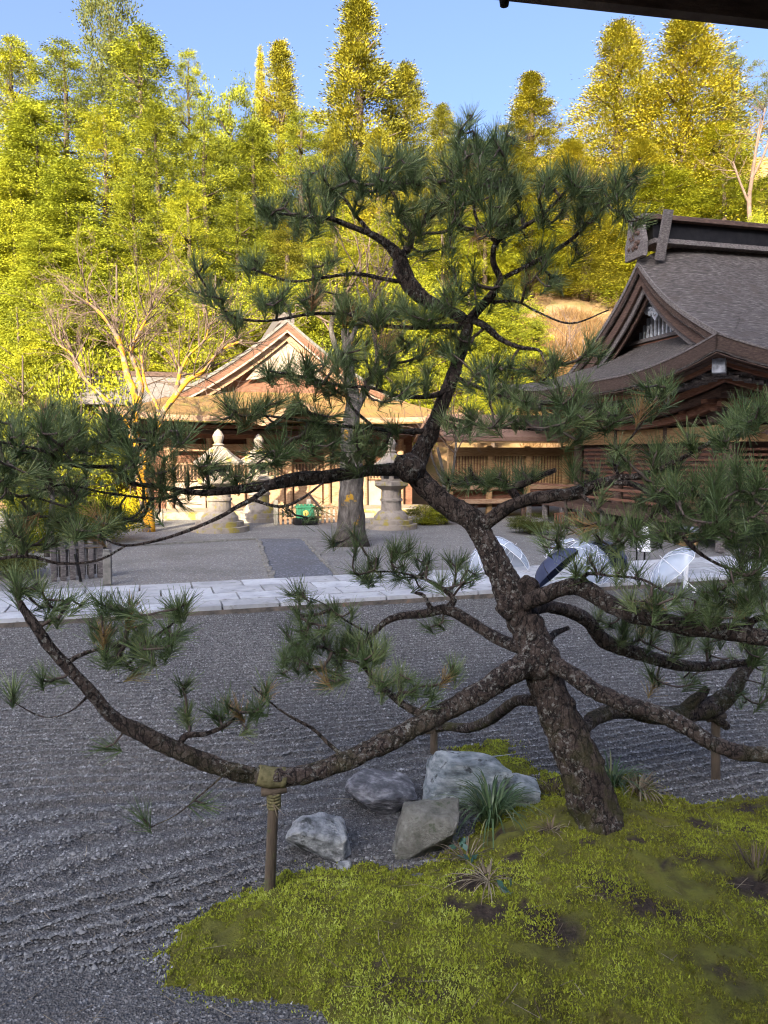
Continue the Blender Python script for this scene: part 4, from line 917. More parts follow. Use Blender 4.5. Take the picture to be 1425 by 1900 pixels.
# ---- twigs and needle tufts per limb
pads = {
 'top': [(872, 235, 4.9, 22, 25, .1, 5), (880, 275, 4.9, 60, 35, .3, 12), (830, 325, 4.9, 90, 55, .35, 30), (720, 312, 4.9, 90, 42, .3, 28), (622, 335, 4.8, 60, 36, .25, 17), (545, 385, 4.6, 60, 24, .2, 12), (492, 393, 4.55, 20, 12, .1, 4),
         (690, 370, 4.85, 95, 40, .35, 20), (800, 400, 4.85, 60, 35, .3, 12), (600, 420, 4.65, 60, 20, .2, 6), (800, 445, 4.8, 70, 25, .3, 8)],
 'topright': [(935, 260, 4.62, 28, 24, .15, 6), (905, 330, 4.65, 60, 45, .25, 14), (890, 385, 4.7, 90, 45, .3, 22), (965, 345, 4.66, 55, 40, .25, 10), (1042, 335, 4.6, 40, 32, .2, 11), (1112, 352, 4.7, 65, 36, .25, 20), (1165, 342, 4.7, 32, 28, .15, 9), (1060, 395, 4.7, 60, 30, .25, 12), (1175, 398, 4.7, 25, 18, .1, 4), (935, 430, 4.75, 60, 28, .25, 10), (1035, 470, 4.78, 60, 28, .25, 8), (1000, 520, 4.8, 55, 24, .2, 7), (860, 535, 4.75, 38, 45, .2, 11), (930, 555, 4.8, 40, 24, .2, 6)],
 'midright': [(900, 700, 4.75, 60, 38, .25, 13), (965, 715, 4.65, 65, 38, .25, 14), (1000, 765, 4.5, 70, 32, .25, 13), (885, 780, 4.65, 70, 24, .25, 12), (1055, 745, 4.45, 50, 28, .2, 9), (1020, 680, 4.75, 30, 20, .15, 5), (1112, 642, 4.6, 35, 20, .12, 5), (1110, 770, 4.35, 55, 30, .2, 8), (1175, 778, 4.3, 40, 30, .18, 6), (1045, 805, 4.45, 50, 18, .2, 7), (850, 645, 4.8, 36, 28, .2, 8)],
 'midleft': [(465, 490, 4.6, 28, 16, .12, 5), (372, 492, 4.4, 14, 14, .08, 2), (385, 548, 4.42, 34, 22, .12, 6), (440, 592, 4.5, 36, 14, .15, 4), (530, 556, 4.6, 60, 26, .2, 10), (605, 562, 4.68, 50, 32, .2, 13), (680, 578, 4.75, 58, 30, .25, 14), (745, 570, 4.8, 48, 26, .25, 10), (800, 590, 4.8, 30, 20, .2, 6), (610, 500, 4.7, 50, 20, .15, 5)],
 'lowleft': [(532, 690, 4.4, 50, 22, .15, 10), (595, 700, 4.45, 55, 34, .2, 14), (660, 655, 4.7, 75, 36, .25, 14), (740, 645, 4.75, 55, 26, .2, 9), (685, 722, 4.6, 75, 28, .25, 12), (765, 700, 4.75, 55, 28, .2, 9), (445, 768, 4.45, 55, 26, .2, 10), (545, 765, 4.5, 70, 34, .25, 14), (625, 805, 4.6, 55, 42, .25, 14), (562, 832, 4.55, 75, 36, .25, 13), (485, 850, 4.5, 55, 28, .2, 9), (655, 850, 4.65, 45, 28, .2, 8), (705, 805, 4.7, 48, 34, .2, 7)],
 'left': [(40, 790, 4.1, 60, 42, .25, 14), (110, 790, 4.15, 55, 42, .25, 13), (175, 800, 4.2, 55, 44, .25, 13), (245, 790, 4.28, 55, 44, .25, 14), (320, 812, 4.35, 48, 44, .25, 11), (30, 862, 4.1, 45, 32, .2, 8), (120, 850, 4.2, 75, 28, .25, 11), (205, 850, 4.25, 65, 34, .25, 11), (300, 862, 4.35, 55, 28, .25, 9), (35, 930, 4.25, 45, 48, .2, 11), (130, 940, 4.3, 50, 36, .2, 8), (165, 988, 4.18, 55, 24, .2, 8), (225, 950, 4.3, 55, 28, .2, 7), (300, 930, 4.35, 55, 28, .2, 7), (95, 985, 4.2, 50, 30, .2, 6), (385, 880, 4.4, 48, 36, .25, 9), (25, 1005, 4.15, 40, 24, .15, 6), (440, 880, 4.45, 40, 20, .2, 5), (560, 950, 4.3, 40, 20, .15, 3), (-20, 850, 4.0, 40, 80, .2, 10)],
 'right': [(870, 885, 4.98, 55, 17, .2, 14), (950, 888, 4.9, 58, 15, .2, 13), (1160, 845, 4.3, 48, 34, .2, 7), (1220, 735, 4.2, 38, 26, .15, 6), (1240, 855, 4.2, 58, 22, .2, 7), (1310, 812, 4.08, 48, 24, .2, 8), (1378, 782, 4.0, 42, 28, .15, 10), (1418, 758, 3.95, 22, 18, .1, 4), (1090, 885, 4.45, 60, 24, .2, 5), (1180, 920, 4.25, 80, 28, .25, 14), (1285, 910, 4.1, 70, 36, .25, 17), (1372, 892, 4.0, 58, 38, .25, 17), (1415, 945, 3.9, 40, 48, .2, 13), (1130, 985, 4.25, 85, 36, .2, 14), (1240, 980, 4.15, 78, 36, .25, 16), (1330, 962, 4.0, 68, 38, .25, 16), (1392, 1015, 3.95, 46, 38, .2, 12), (1040, 1000, 4.35, 45, 22, .15, 5), (1340, 1095, 3.98, 45, 38, .15, 9), (1395, 1075, 3.95, 36, 36, .15, 8)],
 'lowright': [(1085, 1050, 4.25, 36, 22, .12, 5), (1205, 1100, 4.1, 60, 28, .2, 8), (1270, 1135, 4.02, 50, 18, .15, 6), (1350, 1130, 3.98, 40, 26, .15, 7), (1405, 1120, 3.95, 30, 26, .12, 6), (1160, 1060, 4.15, 30, 16, .1, 3)],
 'lowback': [(1150, 1175, 5.1, 55, 22, .2, 7), (1210, 1180, 5.15, 60, 24, .2, 9), (1290, 1195, 5.2, 60, 28, .2, 10), (1385, 1205, 5.2, 40, 28, .2, 8), (1240, 1262, 5.15, 50, 20, .2, 5), (1150, 1140, 5.1, 60, 20, .2, 6)],
 'lowprop': [(1400, 1180, 5.7, 30, 30, .2, 6), (1385, 1300, 5.6, 36, 26, .2, 5), (1420, 1260, 5.65, 20, 40, .2, 4)],
 'lowleftbig': [(55, 1085, 3.86, 45, 24, .15, 8), (120, 1130, 3.88, 45, 20, .15, 6), (225, 1130, 3.88, 58, 16, .15, 8), (200, 1190, 3.9, 75, 34, .2, 13), (280, 1180, 3.87, 60, 26, .2, 11), (340, 1128, 3.85, 22, 12, .1, 5), (82, 1262, 3.84, 24, 20, .1, 3), (250, 1235, 3.88, 38, 24, .12, 5), (345, 1272, 3.9, 22, 14, .08, 2), (400, 1320, 4.1, 58, 22, .15, 9), (462, 1332, 4.12, 36, 22, .12, 4), (495, 1285, 4.3, 16, 14, .08, 2), (190, 1390, 3.9, 8, 6, .05, 1), (20, 1285, 3.78, 15, 10, .05, 2), (275, 1520, 3.9, 14, 14, .05, 1), (380, 1500, 3.92, 12, 10, .05, 1)],
 'leftback': [(560, 1178, 5.0, 52, 42, .2, 19), (622, 1200, 5.04, 52, 42, .2, 17), (540, 1232, 5.0, 36, 20, .15, 6), (692, 1202, 5.08, 42, 26, .15, 8), (605, 1250, 5.03, 46, 24, .15, 8), (705, 1050, 5.08, 55, 28, .2, 10), (782, 1062, 5.12, 52, 34, .2, 11), (850, 1060, 5.14, 42, 28, .2, 8), (645, 1005, 5.05, 30, 16, .12, 4), (748, 1018, 5.1, 36, 16, .12, 5), (560, 1108, 5.0, 24, 18, .1, 4), (625, 1140, 5.02, 36, 18, .12, 5), (800, 1160, 5.1, 30, 14, .1, 3)],
 'lowmid2': [(722, 1268, 4.5, 46, 20, .15, 7), (795, 1275, 4.45, 46, 22, .15, 7), (850, 1245, 4.45, 24, 12, .1, 3), (690, 1215, 4.52, 30, 18, .1, 4)],
}
class Sprays:
    def __init__(s): s.p0, s.p1, s.r0, s.r1 = [], [], [], []; s.tp, s.td, s.tt, s.tn, s.tl = [], [], [], [], []
def grow(key):
    nodes = np.vstack([q[len(q) // 6:] for q, r in nodes_of[key]]); S = Sprays()
    T = []
    for (px, py, d, rx, ry, rd, n_) in pads[key]:
        n_ = max(1, int(round(n_ * 1.15)))
        a = rng.uniform(0, 6.283, n_); q = np.sqrt(rng.random(n_))
        for i in range(n_):
            T.append(P(px + rx * q[i] * math.cos(a[i]), py + ry * q[i] * math.sin(a[i]), d + rng.normal(0, rd * .75)))
    T = np.array(T); order = np.argsort([np.min(np.linalg.norm(nodes - t, axis=1)) for t in T])
    nodes = list(nodes); par = [-1] * len(nodes); cnt = [0] * len(nodes); segl = []
    for t in T[order]:
        N_ = np.array(nodes); dv = t - N_; dist = np.linalg.norm(dv, axis=1)
        cost = dist + .25 * np.maximum(0, -dv[:, 2]); j = int(np.argmin(cost)); a = N_[j]; D = t - a; ln = np.linalg.norm(D)
        k = max(2, int(ln / .045)); prev = j
        sag = rng.normal(0, .05, 3) * ln; sag[2] = -.16 * ln * rng.random()
        for i in range(1, k + 1):
            f = i / k; p = a + D * f + sag * 4 * f * (1 - f) + rng.normal(0, .004, 3) * (f < 1)
            nodes.append(p); par.append(prev); cnt.append(0); segl.append((prev, len(nodes) - 1)); prev = len(nodes) - 1
        q = prev
        while q >= 0: cnt[q] += 1; q = par[q]
        dirv = nodes[prev] - nodes[par[prev]]; dirv /= np.linalg.norm(dirv) + 1e-9
        up = rng.uniform(.35, 1.5); dd = dirv + np.array((0, 0, up)) + rng.normal(0, .28, 3); dd /= np.linalg.norm(dd)
        S.tp.append(nodes[prev]); S.td.append(dd); S.tt.append(rng.random())
    Nn = np.array(nodes); a = np.array([s_[0] for s_ in segl]); b = np.array([s_[1] for s_ in segl]); c = np.array(cnt, float)
    rr = .0034 + .0025 * np.sqrt(np.maximum(c, 1)); rr = np.minimum(rr, .012)
    return Nn[a], Nn[b], np.minimum(rr[a], rr[b] * 1.25), rr[b], np.array(S.tp), np.array(S.td), np.array(S.tt)
def needle_mesh(tp, td, tt, n=48, ln=.135, wd=.0040, base=.0):
    m = len(tp); k = np.repeat(np.arange(m), n); N_ = m * n
    sub = rng.random(N_); size = np.repeat(rng.uniform(.78, 1.12, m), n)
    dd = td[k]; perp = np.cross(dd, rng.normal(size=(N_, 3))); perp /= np.linalg.norm(perp, axis=1)[:, None]
    th = R(9) + R(46) * rng.random(N_) ** .8 * (1 - .3 * sub)
    d = dd * np.cos(th)[:, None] + perp * np.sin(th)[:, None]
    d[:, 2] -= .05
    p = tp[k] - dd * ((1 - sub) * .10)[:, None]
    V, F = blades(p, d, ln * size * rng.uniform(.75, 1.1, N_), wd, .45)
    dead = tt > .972
    base_t = np.where(dead, .98, .12 + .62 * tt)
    tint = np.clip(base_t[k] + rng.normal(0, .11, N_) * ~dead[k] + .0, 0, 1); tint = np.where(dead[k], tint, np.minimum(tint, .90))
    return mesh_np('needles', V, F, tint=np.repeat(tint, 4))
for key in pads:
    p0, p1, r0, r1, tp, td, tt = grow(key)
    tw = part('twigs', mesh_np('twigs', *segs(p0, p1, r0, r1, 5), smooth=True), limbs[key], M['twig'])
    tw['kind'] = 'stuff'
    part('needles', needle_mesh(tp, td, tt), limbs[key], M['needles'])['kind'] = 'stuff'

# ================================================================ PROPS UNDER THE LIMBS
def stake(base_px, top_px, d, wpx, label, lean=0.0, rope=True, topd=None):
    b = P(*base_px, d); t = P(*top_px, topd or d); b[2] = min(b[2], 0.03) if b[2] < .2 else b[2]
    g = float(max(0, moss_z(np.array([b[0]]), np.array([b[1]]))[0])); b[2] = g - .05
    S_ = thing('limb_prop', label, 'prop', (b[0], b[1], g), group='wooden props under the pine limbs')
    r = wpx * d / FPX / 2; pts = [b + (t - b) * f for f in np.linspace(0, 1, 9)]
    part('post', mesh_np('post', *tube(pts, np.linspace(r * 1.05, r * .95, 9), 12, .05, 9, base_px[0]), smooth=True), S_, M['post'])
    dirc = np.array((1.0, .25, 0.06)); dirc /= np.linalg.norm(dirc); w_ = r * 2.3
    part('saddle', mesh_np('saddle', *tube([t - dirc * w_, t, t + dirc * w_], [r * .85, r * 1.0, r * .85], 8, .12, 11), smooth=True), S_, M['post'])
    if rope:
        ps = []
        for k in range(5):
            c = t + ZX * (-.02 - .018 * k); ps.append(tube([c + np.array((math.cos(q), math.sin(q), .1 * math.sin(q))) * r * 1.12 for q in np.linspace(0, 6.2, 14)], [.008] * 14, 5))
        part('rope', mesh_np('rope', *join(ps), smooth=True), S_, M['rope'])
        e = [blades([t + np.array((0, -r * 1.1, -.06))] * 9, rng.normal(0, .6, (9, 3)) + np.array((0, -.2, -.3)), .10, .005)]
        part('rope_end', mesh_np('rope_end', e[0][0], e[0][1], tint=np.ones(36) * .6), S_, M['straw'])
    return S_
stake((500, 1690), (508, 1466), 4.08, 21, 'tall wooden prop under the low left pine limb, on the moss edge', topd=4.1)
stake((805, 1406), (805, 1354), 6.18, 15, 'short wooden prop behind the pine limb, near the yellow moss patch', rope=False)
stake((1328, 1455), (1328, 1330), 5.62, 17, 'wooden prop under the right pine limb, standing in the gravel', rope=False)
# straw padding where the big limb rests on its prop
pp = [P(478, 1438, 4.085), P(500, 1442, 4.1), P(528, 1442, 4.125)]
part('padding', mesh_np('padding', *tube(catmull(pp, 4), [.058] * 9, 14, .10, 16), smooth=True), limbs['lowleftbig'], M['rope'])

# ================================================================ ROCKS
def rock(name, label, px0, px1, py0, py1, d, depth, mat, seed, cuts=9, yaw=0.0, skew=0.0, g=0.0, sharp=.68, box=.8, slope=0.0):
    a, b = P(px0, py1, d), P(px1, py0, d); cx = (a[0] + b[0]) / 2; z0, z1 = g - .06, b[2]
    hw, hh, hd = (b[0] - a[0]) / 2, (z1 - z0) / 2, depth / 2
    rs = random.Random(seed); bm = bmesh.new()
    for i in range(cuts * 3):
        p = Vector((rs.gauss(0, 1), rs.gauss(0, 1), rs.gauss(.1, 1))).normalized()
        p = Vector((math.copysign(abs(p.x) ** box, p.x), math.copysign(abs(p.y) ** box, p.y), math.copysign(abs(p.z) ** box, p.z)))
        bm.verts.new(p * rs.uniform(.8, 1.0))
    res = bmesh.ops.convex_hull(bm, input=list(bm.verts)); bmesh.ops.delete(bm, geom=[v for v in bm.verts if not v.link_faces], context='VERTS')
    bmesh.ops.bevel(bm, geom=list(bm.edges), offset=.045, segments=1, affect='EDGES')
    bmesh.ops.triangulate(bm, faces=list(bm.faces))
    for _ in range(4):
        bmesh.ops.subdivide_edges(bm, edges=[e for e in bm.edges if e.calc_length() > .09], cuts=1, use_grid_fill=True); bmesh.ops.triangulate(bm, faces=list(bm.faces))
    for v in bm.verts:
        p = v.co; q = p + Vector((seed * 3.1, 0, 0))
        st = mnoise.ridged_multi_fractal(Vector((q.x * 1.3, q.y * 1.3, q.z * 3.0 + q.x)), 1.0, 2.1, 5, 1.0, 2.0)
        v.co = p * (1 + .035 * fbm(q * 2.2, 4) + .022 * fbm(q * 8, 4) + .03 * (st - 1.0))
    xs_ = [v.co.x for v in bm.verts]; zs_ = [v.co.z for v in bm.verts]; sx = 2 / (max(xs_) - min(xs_)); sz = 2 / (max(zs_) - min(zs_)); mx = (max(xs_) + min(xs_)) / 2; mz = (max(zs_) + min(zs_)) / 2
    for v in bm.verts:
        x_, z_ = (v.co.x - mx) * sx, (v.co.z - mz) * sz
        if z_ > 0: z_ *= 1 - slope * (x_ * .5 + .5)
        v.co = Vector((cx + (x_ + skew * z_) * hw / (1 + abs(skew) * .6), d + depth * .32 + v.co.y * hd, (z0 + z1) / 2 + z_ * hh)) 
    me = bpy.data.meshes.new(name); bm.to_mesh(me); bm.free()
    single(name, me, label, 'rock', M[mat], 'rocks set at the edge of the moss')
rock('boulder', 'squarish pale grey boulder right of the tall wooden prop', 525, 650, 1530, 1614, 4.46, .34, 'rock_grey', 5, 6, sharp=.98, box=.5, slope=.12)
rock('boulder', 'flat dark grey boulder half sunk in the gravel', 636, 775, 1458, 1522, 5.05, .5, 'rock_dark', 9, 8, sharp=.85, box=.62, slope=.25)
rock('boulder', 'large pale blue boulder behind the grass clump', 778, 968, 1418, 1512, 5.12, .55, 'rock_blue', 22, 7, skew=.25, sharp=.85, box=.72, slope=.22)
rock('boulder', 'low blue boulder with a pointed end toward the pine trunk', 915, 1014, 1436, 1496, 5.16, .36, 'rock_blue', 18, 7, skew=-.2, sharp=.85, box=.7, slope=.7)
rock('boulder', 'upright brownish grey boulder in front of the pale blue one', 728, 856, 1506, 1622, 4.5, .34, 'rock_brown', 14, 6, skew=.22, sharp=.95, box=.5)
rock('stone', 'small pale stone at the foot of the squarish boulder', 606, 652, 1600, 1622, 4.36, .12, 'rock_grey', 31, 7)
rock('stone', 'small pale stone at the foot of the pine trunk', 1040, 1090, 1528, 1560, 4.55, .14, 'rock_grey', 33, 7, g=.15)
rock('stone', 'flat dark stone lying in the moss among dead stalks', 740, 835, 1630, 1650, 4.22, .16, 'rock_dark', 37, 7, g=.05)

# ================================================================ LOW PLANTS
def clump(name, label, px, py, d, n, ln, wd, mat, spread=1.0, droop=1.0, cat='grass', up=1.0, tl=0.0, parent=None, rad=.05):
    c = P(px, py, d); g = max(0, float(moss_z(np.array([c[0]]), np.array([c[1]]))[0])); c[2] = g
    VV, FF, TT, o = [], [], [], 0
    for i in range(n):
        a = rng.uniform(0, 6.283); out = np.array((math.cos(a), math.sin(a), 0)); l = ln * rng.uniform(.6, 1.1); w_ = wd * rng.uniform(.7, 1.2)
        b = c + out * rng.uniform(0, rad); k = 6; side = np.array((-out[1], out[0], 0)); lean = rng.uniform(.15, .8) * spread; tnt = np.clip(rng.normal(.5, .22) + tl, 0, 1)
        for j in range(k + 1):
            f = j / k; p = b + out * l * (lean * f + .25 * droop * f * f * f) + ZX * l * (up * f * (1 - .25 * lean) - .62 * droop * f * f * f * (.4 + lean))
            ww = w_ * (1 - f ** 2.2) * .5 + .0006
            VV += [p - side * ww, p + side * ww]; TT += [tnt, tnt]
            if j: q = o + 2 * j; FF.append((q - 2, q - 1, q + 1, q))
        o += 2 * (k + 1)
    me = mesh_np(name, VV, np.array(FF), tint=TT); 
    return single(name, me, label, cat, M[mat])
clump('sedge_clump', 'arching dark green sedge clump in front of the pale blue boulder', 912, 1532, 4.80, 150, .50, .013, 'sedge', 1.0, 1.2, rad=.07)
clump('sedge_clump', 'short sedge clump behind the pine trunk at the gravel edge', 1135, 1455, 5.15, 110, .30, .011, 'sedge', 1.1, 1.1, rad=.09)
clump('sedge_clump', 'half dead sedge clump right of the pine trunk, brown tips', 1185, 1470, 5.05, 70, .22, .009, 'straw', 1.2, 1.3, tl=.1, rad=.08)
clump('dead_stalks', 'clump of dead cut stalks below the upright boulder', 865, 1655, 4.25, 45, .14, .006, 'straw', 1.7, .5, 'dead grass', rad=.07)
clump('dead_stalks', 'flattened pale dead grass clump in the middle of the moss', 905, 1722, 4.0, 60, .17, .007, 'straw', 2.2, .6, 'dead grass', .7, tl=.15, rad=.06)
clump('dead_stalks', 'dark stubble clump at the right edge of the moss', 1400, 1690, 4.05, 60, .16, .006, 'straw', 1.2, .3, 'dead grass', tl=-.35, rad=.12)
clump('dead_stalks', 'little brown dead tuft left of the pine foot', 1020, 1585, 4.42, 26, .10, .006, 'straw', 1.8, .5, 'dead grass', rad=.05)
clump('dead_stalks', 'brown grass remains beside the low blue boulder tip', 1030, 1462, 5.25, 40, .16, .006, 'straw', 1.5, .8, 'dead grass', tl=-.1, rad=.08)
def fern(label, px, py, d, n=9):
    c = P(px, py, d); c[2] = max(0, float(moss_z(np.array([c[0]]), np.array([c[1]]))[0])) + .01
    a = rng.uniform(0, 6.28, n); dirs = np.stack([np.cos(a), np.sin(a), rng.uniform(.1, .9, n)], -1); ps = c + dirs * rng.uniform(.02, .06, (n, 1))
    V_, F_ = leaf_diamonds(ps, dirs, .055, .035); s0, f0 = V_, F_
    single('leafy_seedling', mesh_np('leafy_seedling', V_, F_, tint=np.repeat(rng.random(n), 4)), label, 'plant', M['fern'])
fern('teal leaved seedling in front of the upright boulder', 872, 1648, 4.22)
fern('teal leaved seedling at the foot of the sedge clump', 850, 1560, 4.55)
fern('teal leaved seedling lower down among the dead stalks', 945, 1770, 3.85, 7)
# fallen needles and straws on moss and gravel
n = 620
x = rng.uniform(-2.6, 3.4, n); y = rng.uniform(2.9, 6.6, n); z = np.maximum(moss_z(x, y), rake_z(x, y)) + .016
a = rng.uniform(0, 6.28, n); d = np.stack([np.cos(a), np.sin(a), rng.normal(0, .08, n)], -1)
V, F = blades(np.stack([x, y, z], -1), d, rng.uniform(.06, .15, n), .0032, .8, side=np.cross(d, np.array((0, 0, 1.0))))
struct('fallen_needles', mesh_np('fallen_needles', V, F, tint=np.repeat(rng.uniform(.3, 1, n), 4)), M['straw'], 'stuff', 'fallen dry pine needles scattered over moss and gravel')

# ================================================================ STONE LANTERNS, FENCES, SIGNS
def lantern(label, px, py, top, d, mat='granite', sq=1.0):
    c = P(px, py, d); c[2] = -.03; h = P(px, top, d)[2] + .03; s = h / 3.3
    Lt = thing('stone_lantern', label, 'stone lantern', c, 'stone lanterns before the sunlit hall')
    def pr(name, prof, sides, m='granite'): return part(name, mesh_np(name, *lathe([(r_ * s * sq, z_ * s) for r_, z_ in prof], c, sides)), Lt, M[m])
    pr('base', [(.95, 0), (.95, .16), (.78, .17), (.78, .32), (.62, .33), (.60, .46), (.50, .60), (.40, .66)], 24)
    pr('shaft', [(.38, .655), (.37, 1.35), (.36, 1.40)], 20)
    pr('collar', [(.42, 1.0), (.42, 1.08), (.375, 1.1)], 20)
    pr('platform', [(.38, 1.395), (.66, 1.55), (.70, 1.58), (.70, 1.72), (.52, 1.74)], 6)
    fb = pr('fire_box', [(.42, 1.735), (.42, 2.16), (.4, 2.17)], 6)
    for k in range(6):
        a = math.pi / 3 * (k + 1); n_ = np.array((math.cos(a), math.sin(a), 0))
        piece('opening', M['black'], fb, c + n_ * .355 * s * sq + ZX * 1.95 * s, (.06 * s, .22 * s, .26 * s), a)
    pr('cap', [(.80, 2.16), (.86, 2.24), (.80, 2.30), (.52, 2.48), (.30, 2.68), (.16, 2.76)], 6)
    pr('finial', [(.14, 2.75), (.20, 2.80), (.12, 2.86), (.17, 2.98), (.19, 3.08), (.12, 3.22), (.02, 3.32)], 14)
    return Lt
lantern('big sunlit stone lantern left of the gravel way, nearest of three', 408, 986, 797, 24.7)
lantern('stone lantern half hidden behind the left lantern, beside the lattice wall', 482, 972, 806, 28.4)
lantern('sunlit stone lantern right of the mossy grey tree trunk', 726, 982, 812, 25.6)
# picket fence before the hall and the green offering box
f0, f1 = G(512, 973)[:2], G(632, 968)[:2]
fd = (f1 - f0) / np.linalg.norm(f1 - f0); fang = math.atan2(fd[1], fd[0]); fl = np.linalg.norm(f1 - f0)
PF = thing('picket_fence', 'low sunlit picket fence closing the way before the hall', 'fence', (*f0, 0))
for k in range(15): piece('picket', M['pale_wood'], PF, (*(f0 + fd * fl * k / 14), .34), (.085, .05, .70), fang)
for z_ in (.2, .5): piece('rail', M['pale_wood'], PF, (*((f0 + f1) / 2 + np.array((.0, .05))), z_), (fl, .05, .07), fang)
for k in (0, 7, 14): piece('fence_post', M['kerb'], PF, (*(f0 + fd * (fl * k / 14)), .42), (.13, .13, .9), fang)
gc = G(566, 972)
OB = thing('offering_box', 'green box with gold round emblem on a dark plinth before the picket fence', 'box', gc)
piece('plinth', M['black'], OB, gc + ZX * .10, (.84, .5, .22), AX)
piece('box_body', M['green_paint'], OB, gc + ZX * .40, (.62, .38, .38), AX)
lid = piece('lid', M['green_paint'], OB, gc + ZX * .62, (.70, .46, .06), AX)
for k in range(5): piece('slat', M['green_paint'], OB, gc + UX * (-.24 + .12 * k) + ZX * .68, (.05, .4, .05), AX)
V_, F_ = lathe([(.10, 0), (.10, .015), (.06, .02), (.055, .012), (.01, .02)], (0, 0, 0), 18)
part('emblem', mesh_np('emblem', [gc + UX * p[0] + ZX * (.40 + p[1]) - VX * (.19 + p[2]) for p in V_], F_), OB, M['gold'])
# low red-brown fence at the foot of the dark hall
r0, r1 = G(1030, 977)[:2], G(1075, 974)[:2]; rd_ = (r1 - r0); rl = np.linalg.norm(rd_); rd_ /= rl; ra = math.atan2(rd_[1], rd_[0])
RF = thing('low_gate', 'low red brown slatted barrier with pale end post beside the dark hall', 'barrier', (*r0, 0))
for k in range(10): piece('slat', M['wood_red'], RF, (*(r0 + rd_ * rl * k / 9), .25), (.05, .04, .46), ra)
for z_ in (.12, .44): piece('rail', M['wood_red'], RF, (*((r0 + r1) / 2), z_), (rl + .1, .06, .06), ra)
piece('end_post', M['roof_pink'], RF, (*(r1 + rd_ * .1), .3), (.1, .1, .62), ra)
# fence and marker post on the left
LF = G(100, 1076); RFp = G(262, 1062)
FN = thing('garden_fence', 'weathered grey post and rail fence on the left beyond the path', 'fence', LF)
dv_ = (RFp - LF)[:2]; ll = np.linalg.norm(dv_); dv_ /= ll; an = math.atan2(dv_[1], dv_[0])
for k in range(7):
    piece('fence_post', M['wood_grey'], FN, (*(LF[:2] + dv_ * ll * k / 6 * .62), .36), (.10, .10, .78), an)
for z_ in (.28, .62): piece('rail', M['wood_grey'], FN, (*(LF[:2] + dv_ * ll * .31), z_), (ll * .64, .06, .06), an)
for k in range(16): piece('picket', M['wood_grey'], FN, (*(LF[:2] + dv_ * ll * .62 * (k + .5) / 16 + np.array((0, .05))), .33), (.05, .03, .58), an)
mp = G(200, 1082)
MK = thing('marker_post', 'pale square marker post standing alone right of the grey fence', 'post', mp)
piece('shaft', M['kerb'], MK, mp + ZX * .30, (.15, .15, .64), AX, b=.06); piece('cap', M['kerb'], MK, mp + ZX * .64, (.13, .13, .05), AX, b=.2)
st = G(150, 1076)
single('metal_stake', mesh_np('metal_stake', *tube([st - ZX * .05, st + np.array((-.05, 0, .3)), st + np.array((-.10, 0, .52))], [.03, .03, .03], 8)), 'thin leaning black stake beside the grey fence', 'stake', M['black'])

# notice on a leaning board, with a ring emblem; wooden box on a white post
sc_ = G(1192, 1050); sc_[2] = .14
SN = thing('notice_board', 'white notice board with a black round emblem standing by the umbrellas', 'sign', sc_)
tl = R(-12)
piece('board', M['white'], SN, sc_ + ZX * .46, (.30, .03, .56), AX - R(4), rx=tl, b=.02)
for s_ in (-1, 1): piece('leg', M['black'], SN, sc_ + UX * .1 * s_ + VX * .08 + ZX * .2, (.03, .03, .44), AX)
def flat_ring(c, r0_, r1_, ua, va, out, name, par, n_=28, a0=0, a1=6.2832):
    V_ = []; F_ = []
    for i in range(n_ + 1):
        a = a0 + (a1 - a0) * i / n_; dd = ua * math.cos(a) + va * math.sin(a); V_ += [c + dd * r0_ + out, c + dd * r1_ + out]
        if i: q = 2 * i; F_.append((q - 2, q - 1, q + 1, q))
    part(name, mesh_np(name, V_, F_), par, M['black'])
va_ = np.array((0, math.sin(-tl), math.cos(tl))); ob_ = -VX * .024
bc = sc_ + ZX * .50
flat_ring(bc, .085, .10, UX, va_, ob_, 'emblem', SN); flat_ring(bc + va_ * .02, .03, .045, UX, va_, ob_, 'emblem', SN)
flat_ring(bc - va_ * .035, .02, .032, UX, va_, ob_, 'emblem', SN)
for s_ in (-1, 1): flat_ring(bc + UX * .045 * s_ - va_ * .02, .012, .022, UX, va_, ob_, 'emblem', SN)
flat_ring(bc + va_ * .155, .03, .04, UX, va_, ob_, 'emblem', SN)
wp = G(1272, 1092); wp[2] = .0
WP = thing('box_post', 'small wooden box with little roof on a white post near the right hall', 'post', wp)
piece('post', M['white'], WP, wp + ZX * .40, (.06, .06, .84), AX); piece('box', M['wood_gold'], WP, wp + ZX * .93, (.30, .26, .24), AX)
piece('roof', M['carving'], WP, wp + ZX * 1.10, (.40, .36, .07), AX, b=.02); piece('front', M['black'], WP, wp + ZX * .94 - VX * .132, (.16, .01, .10), AX)

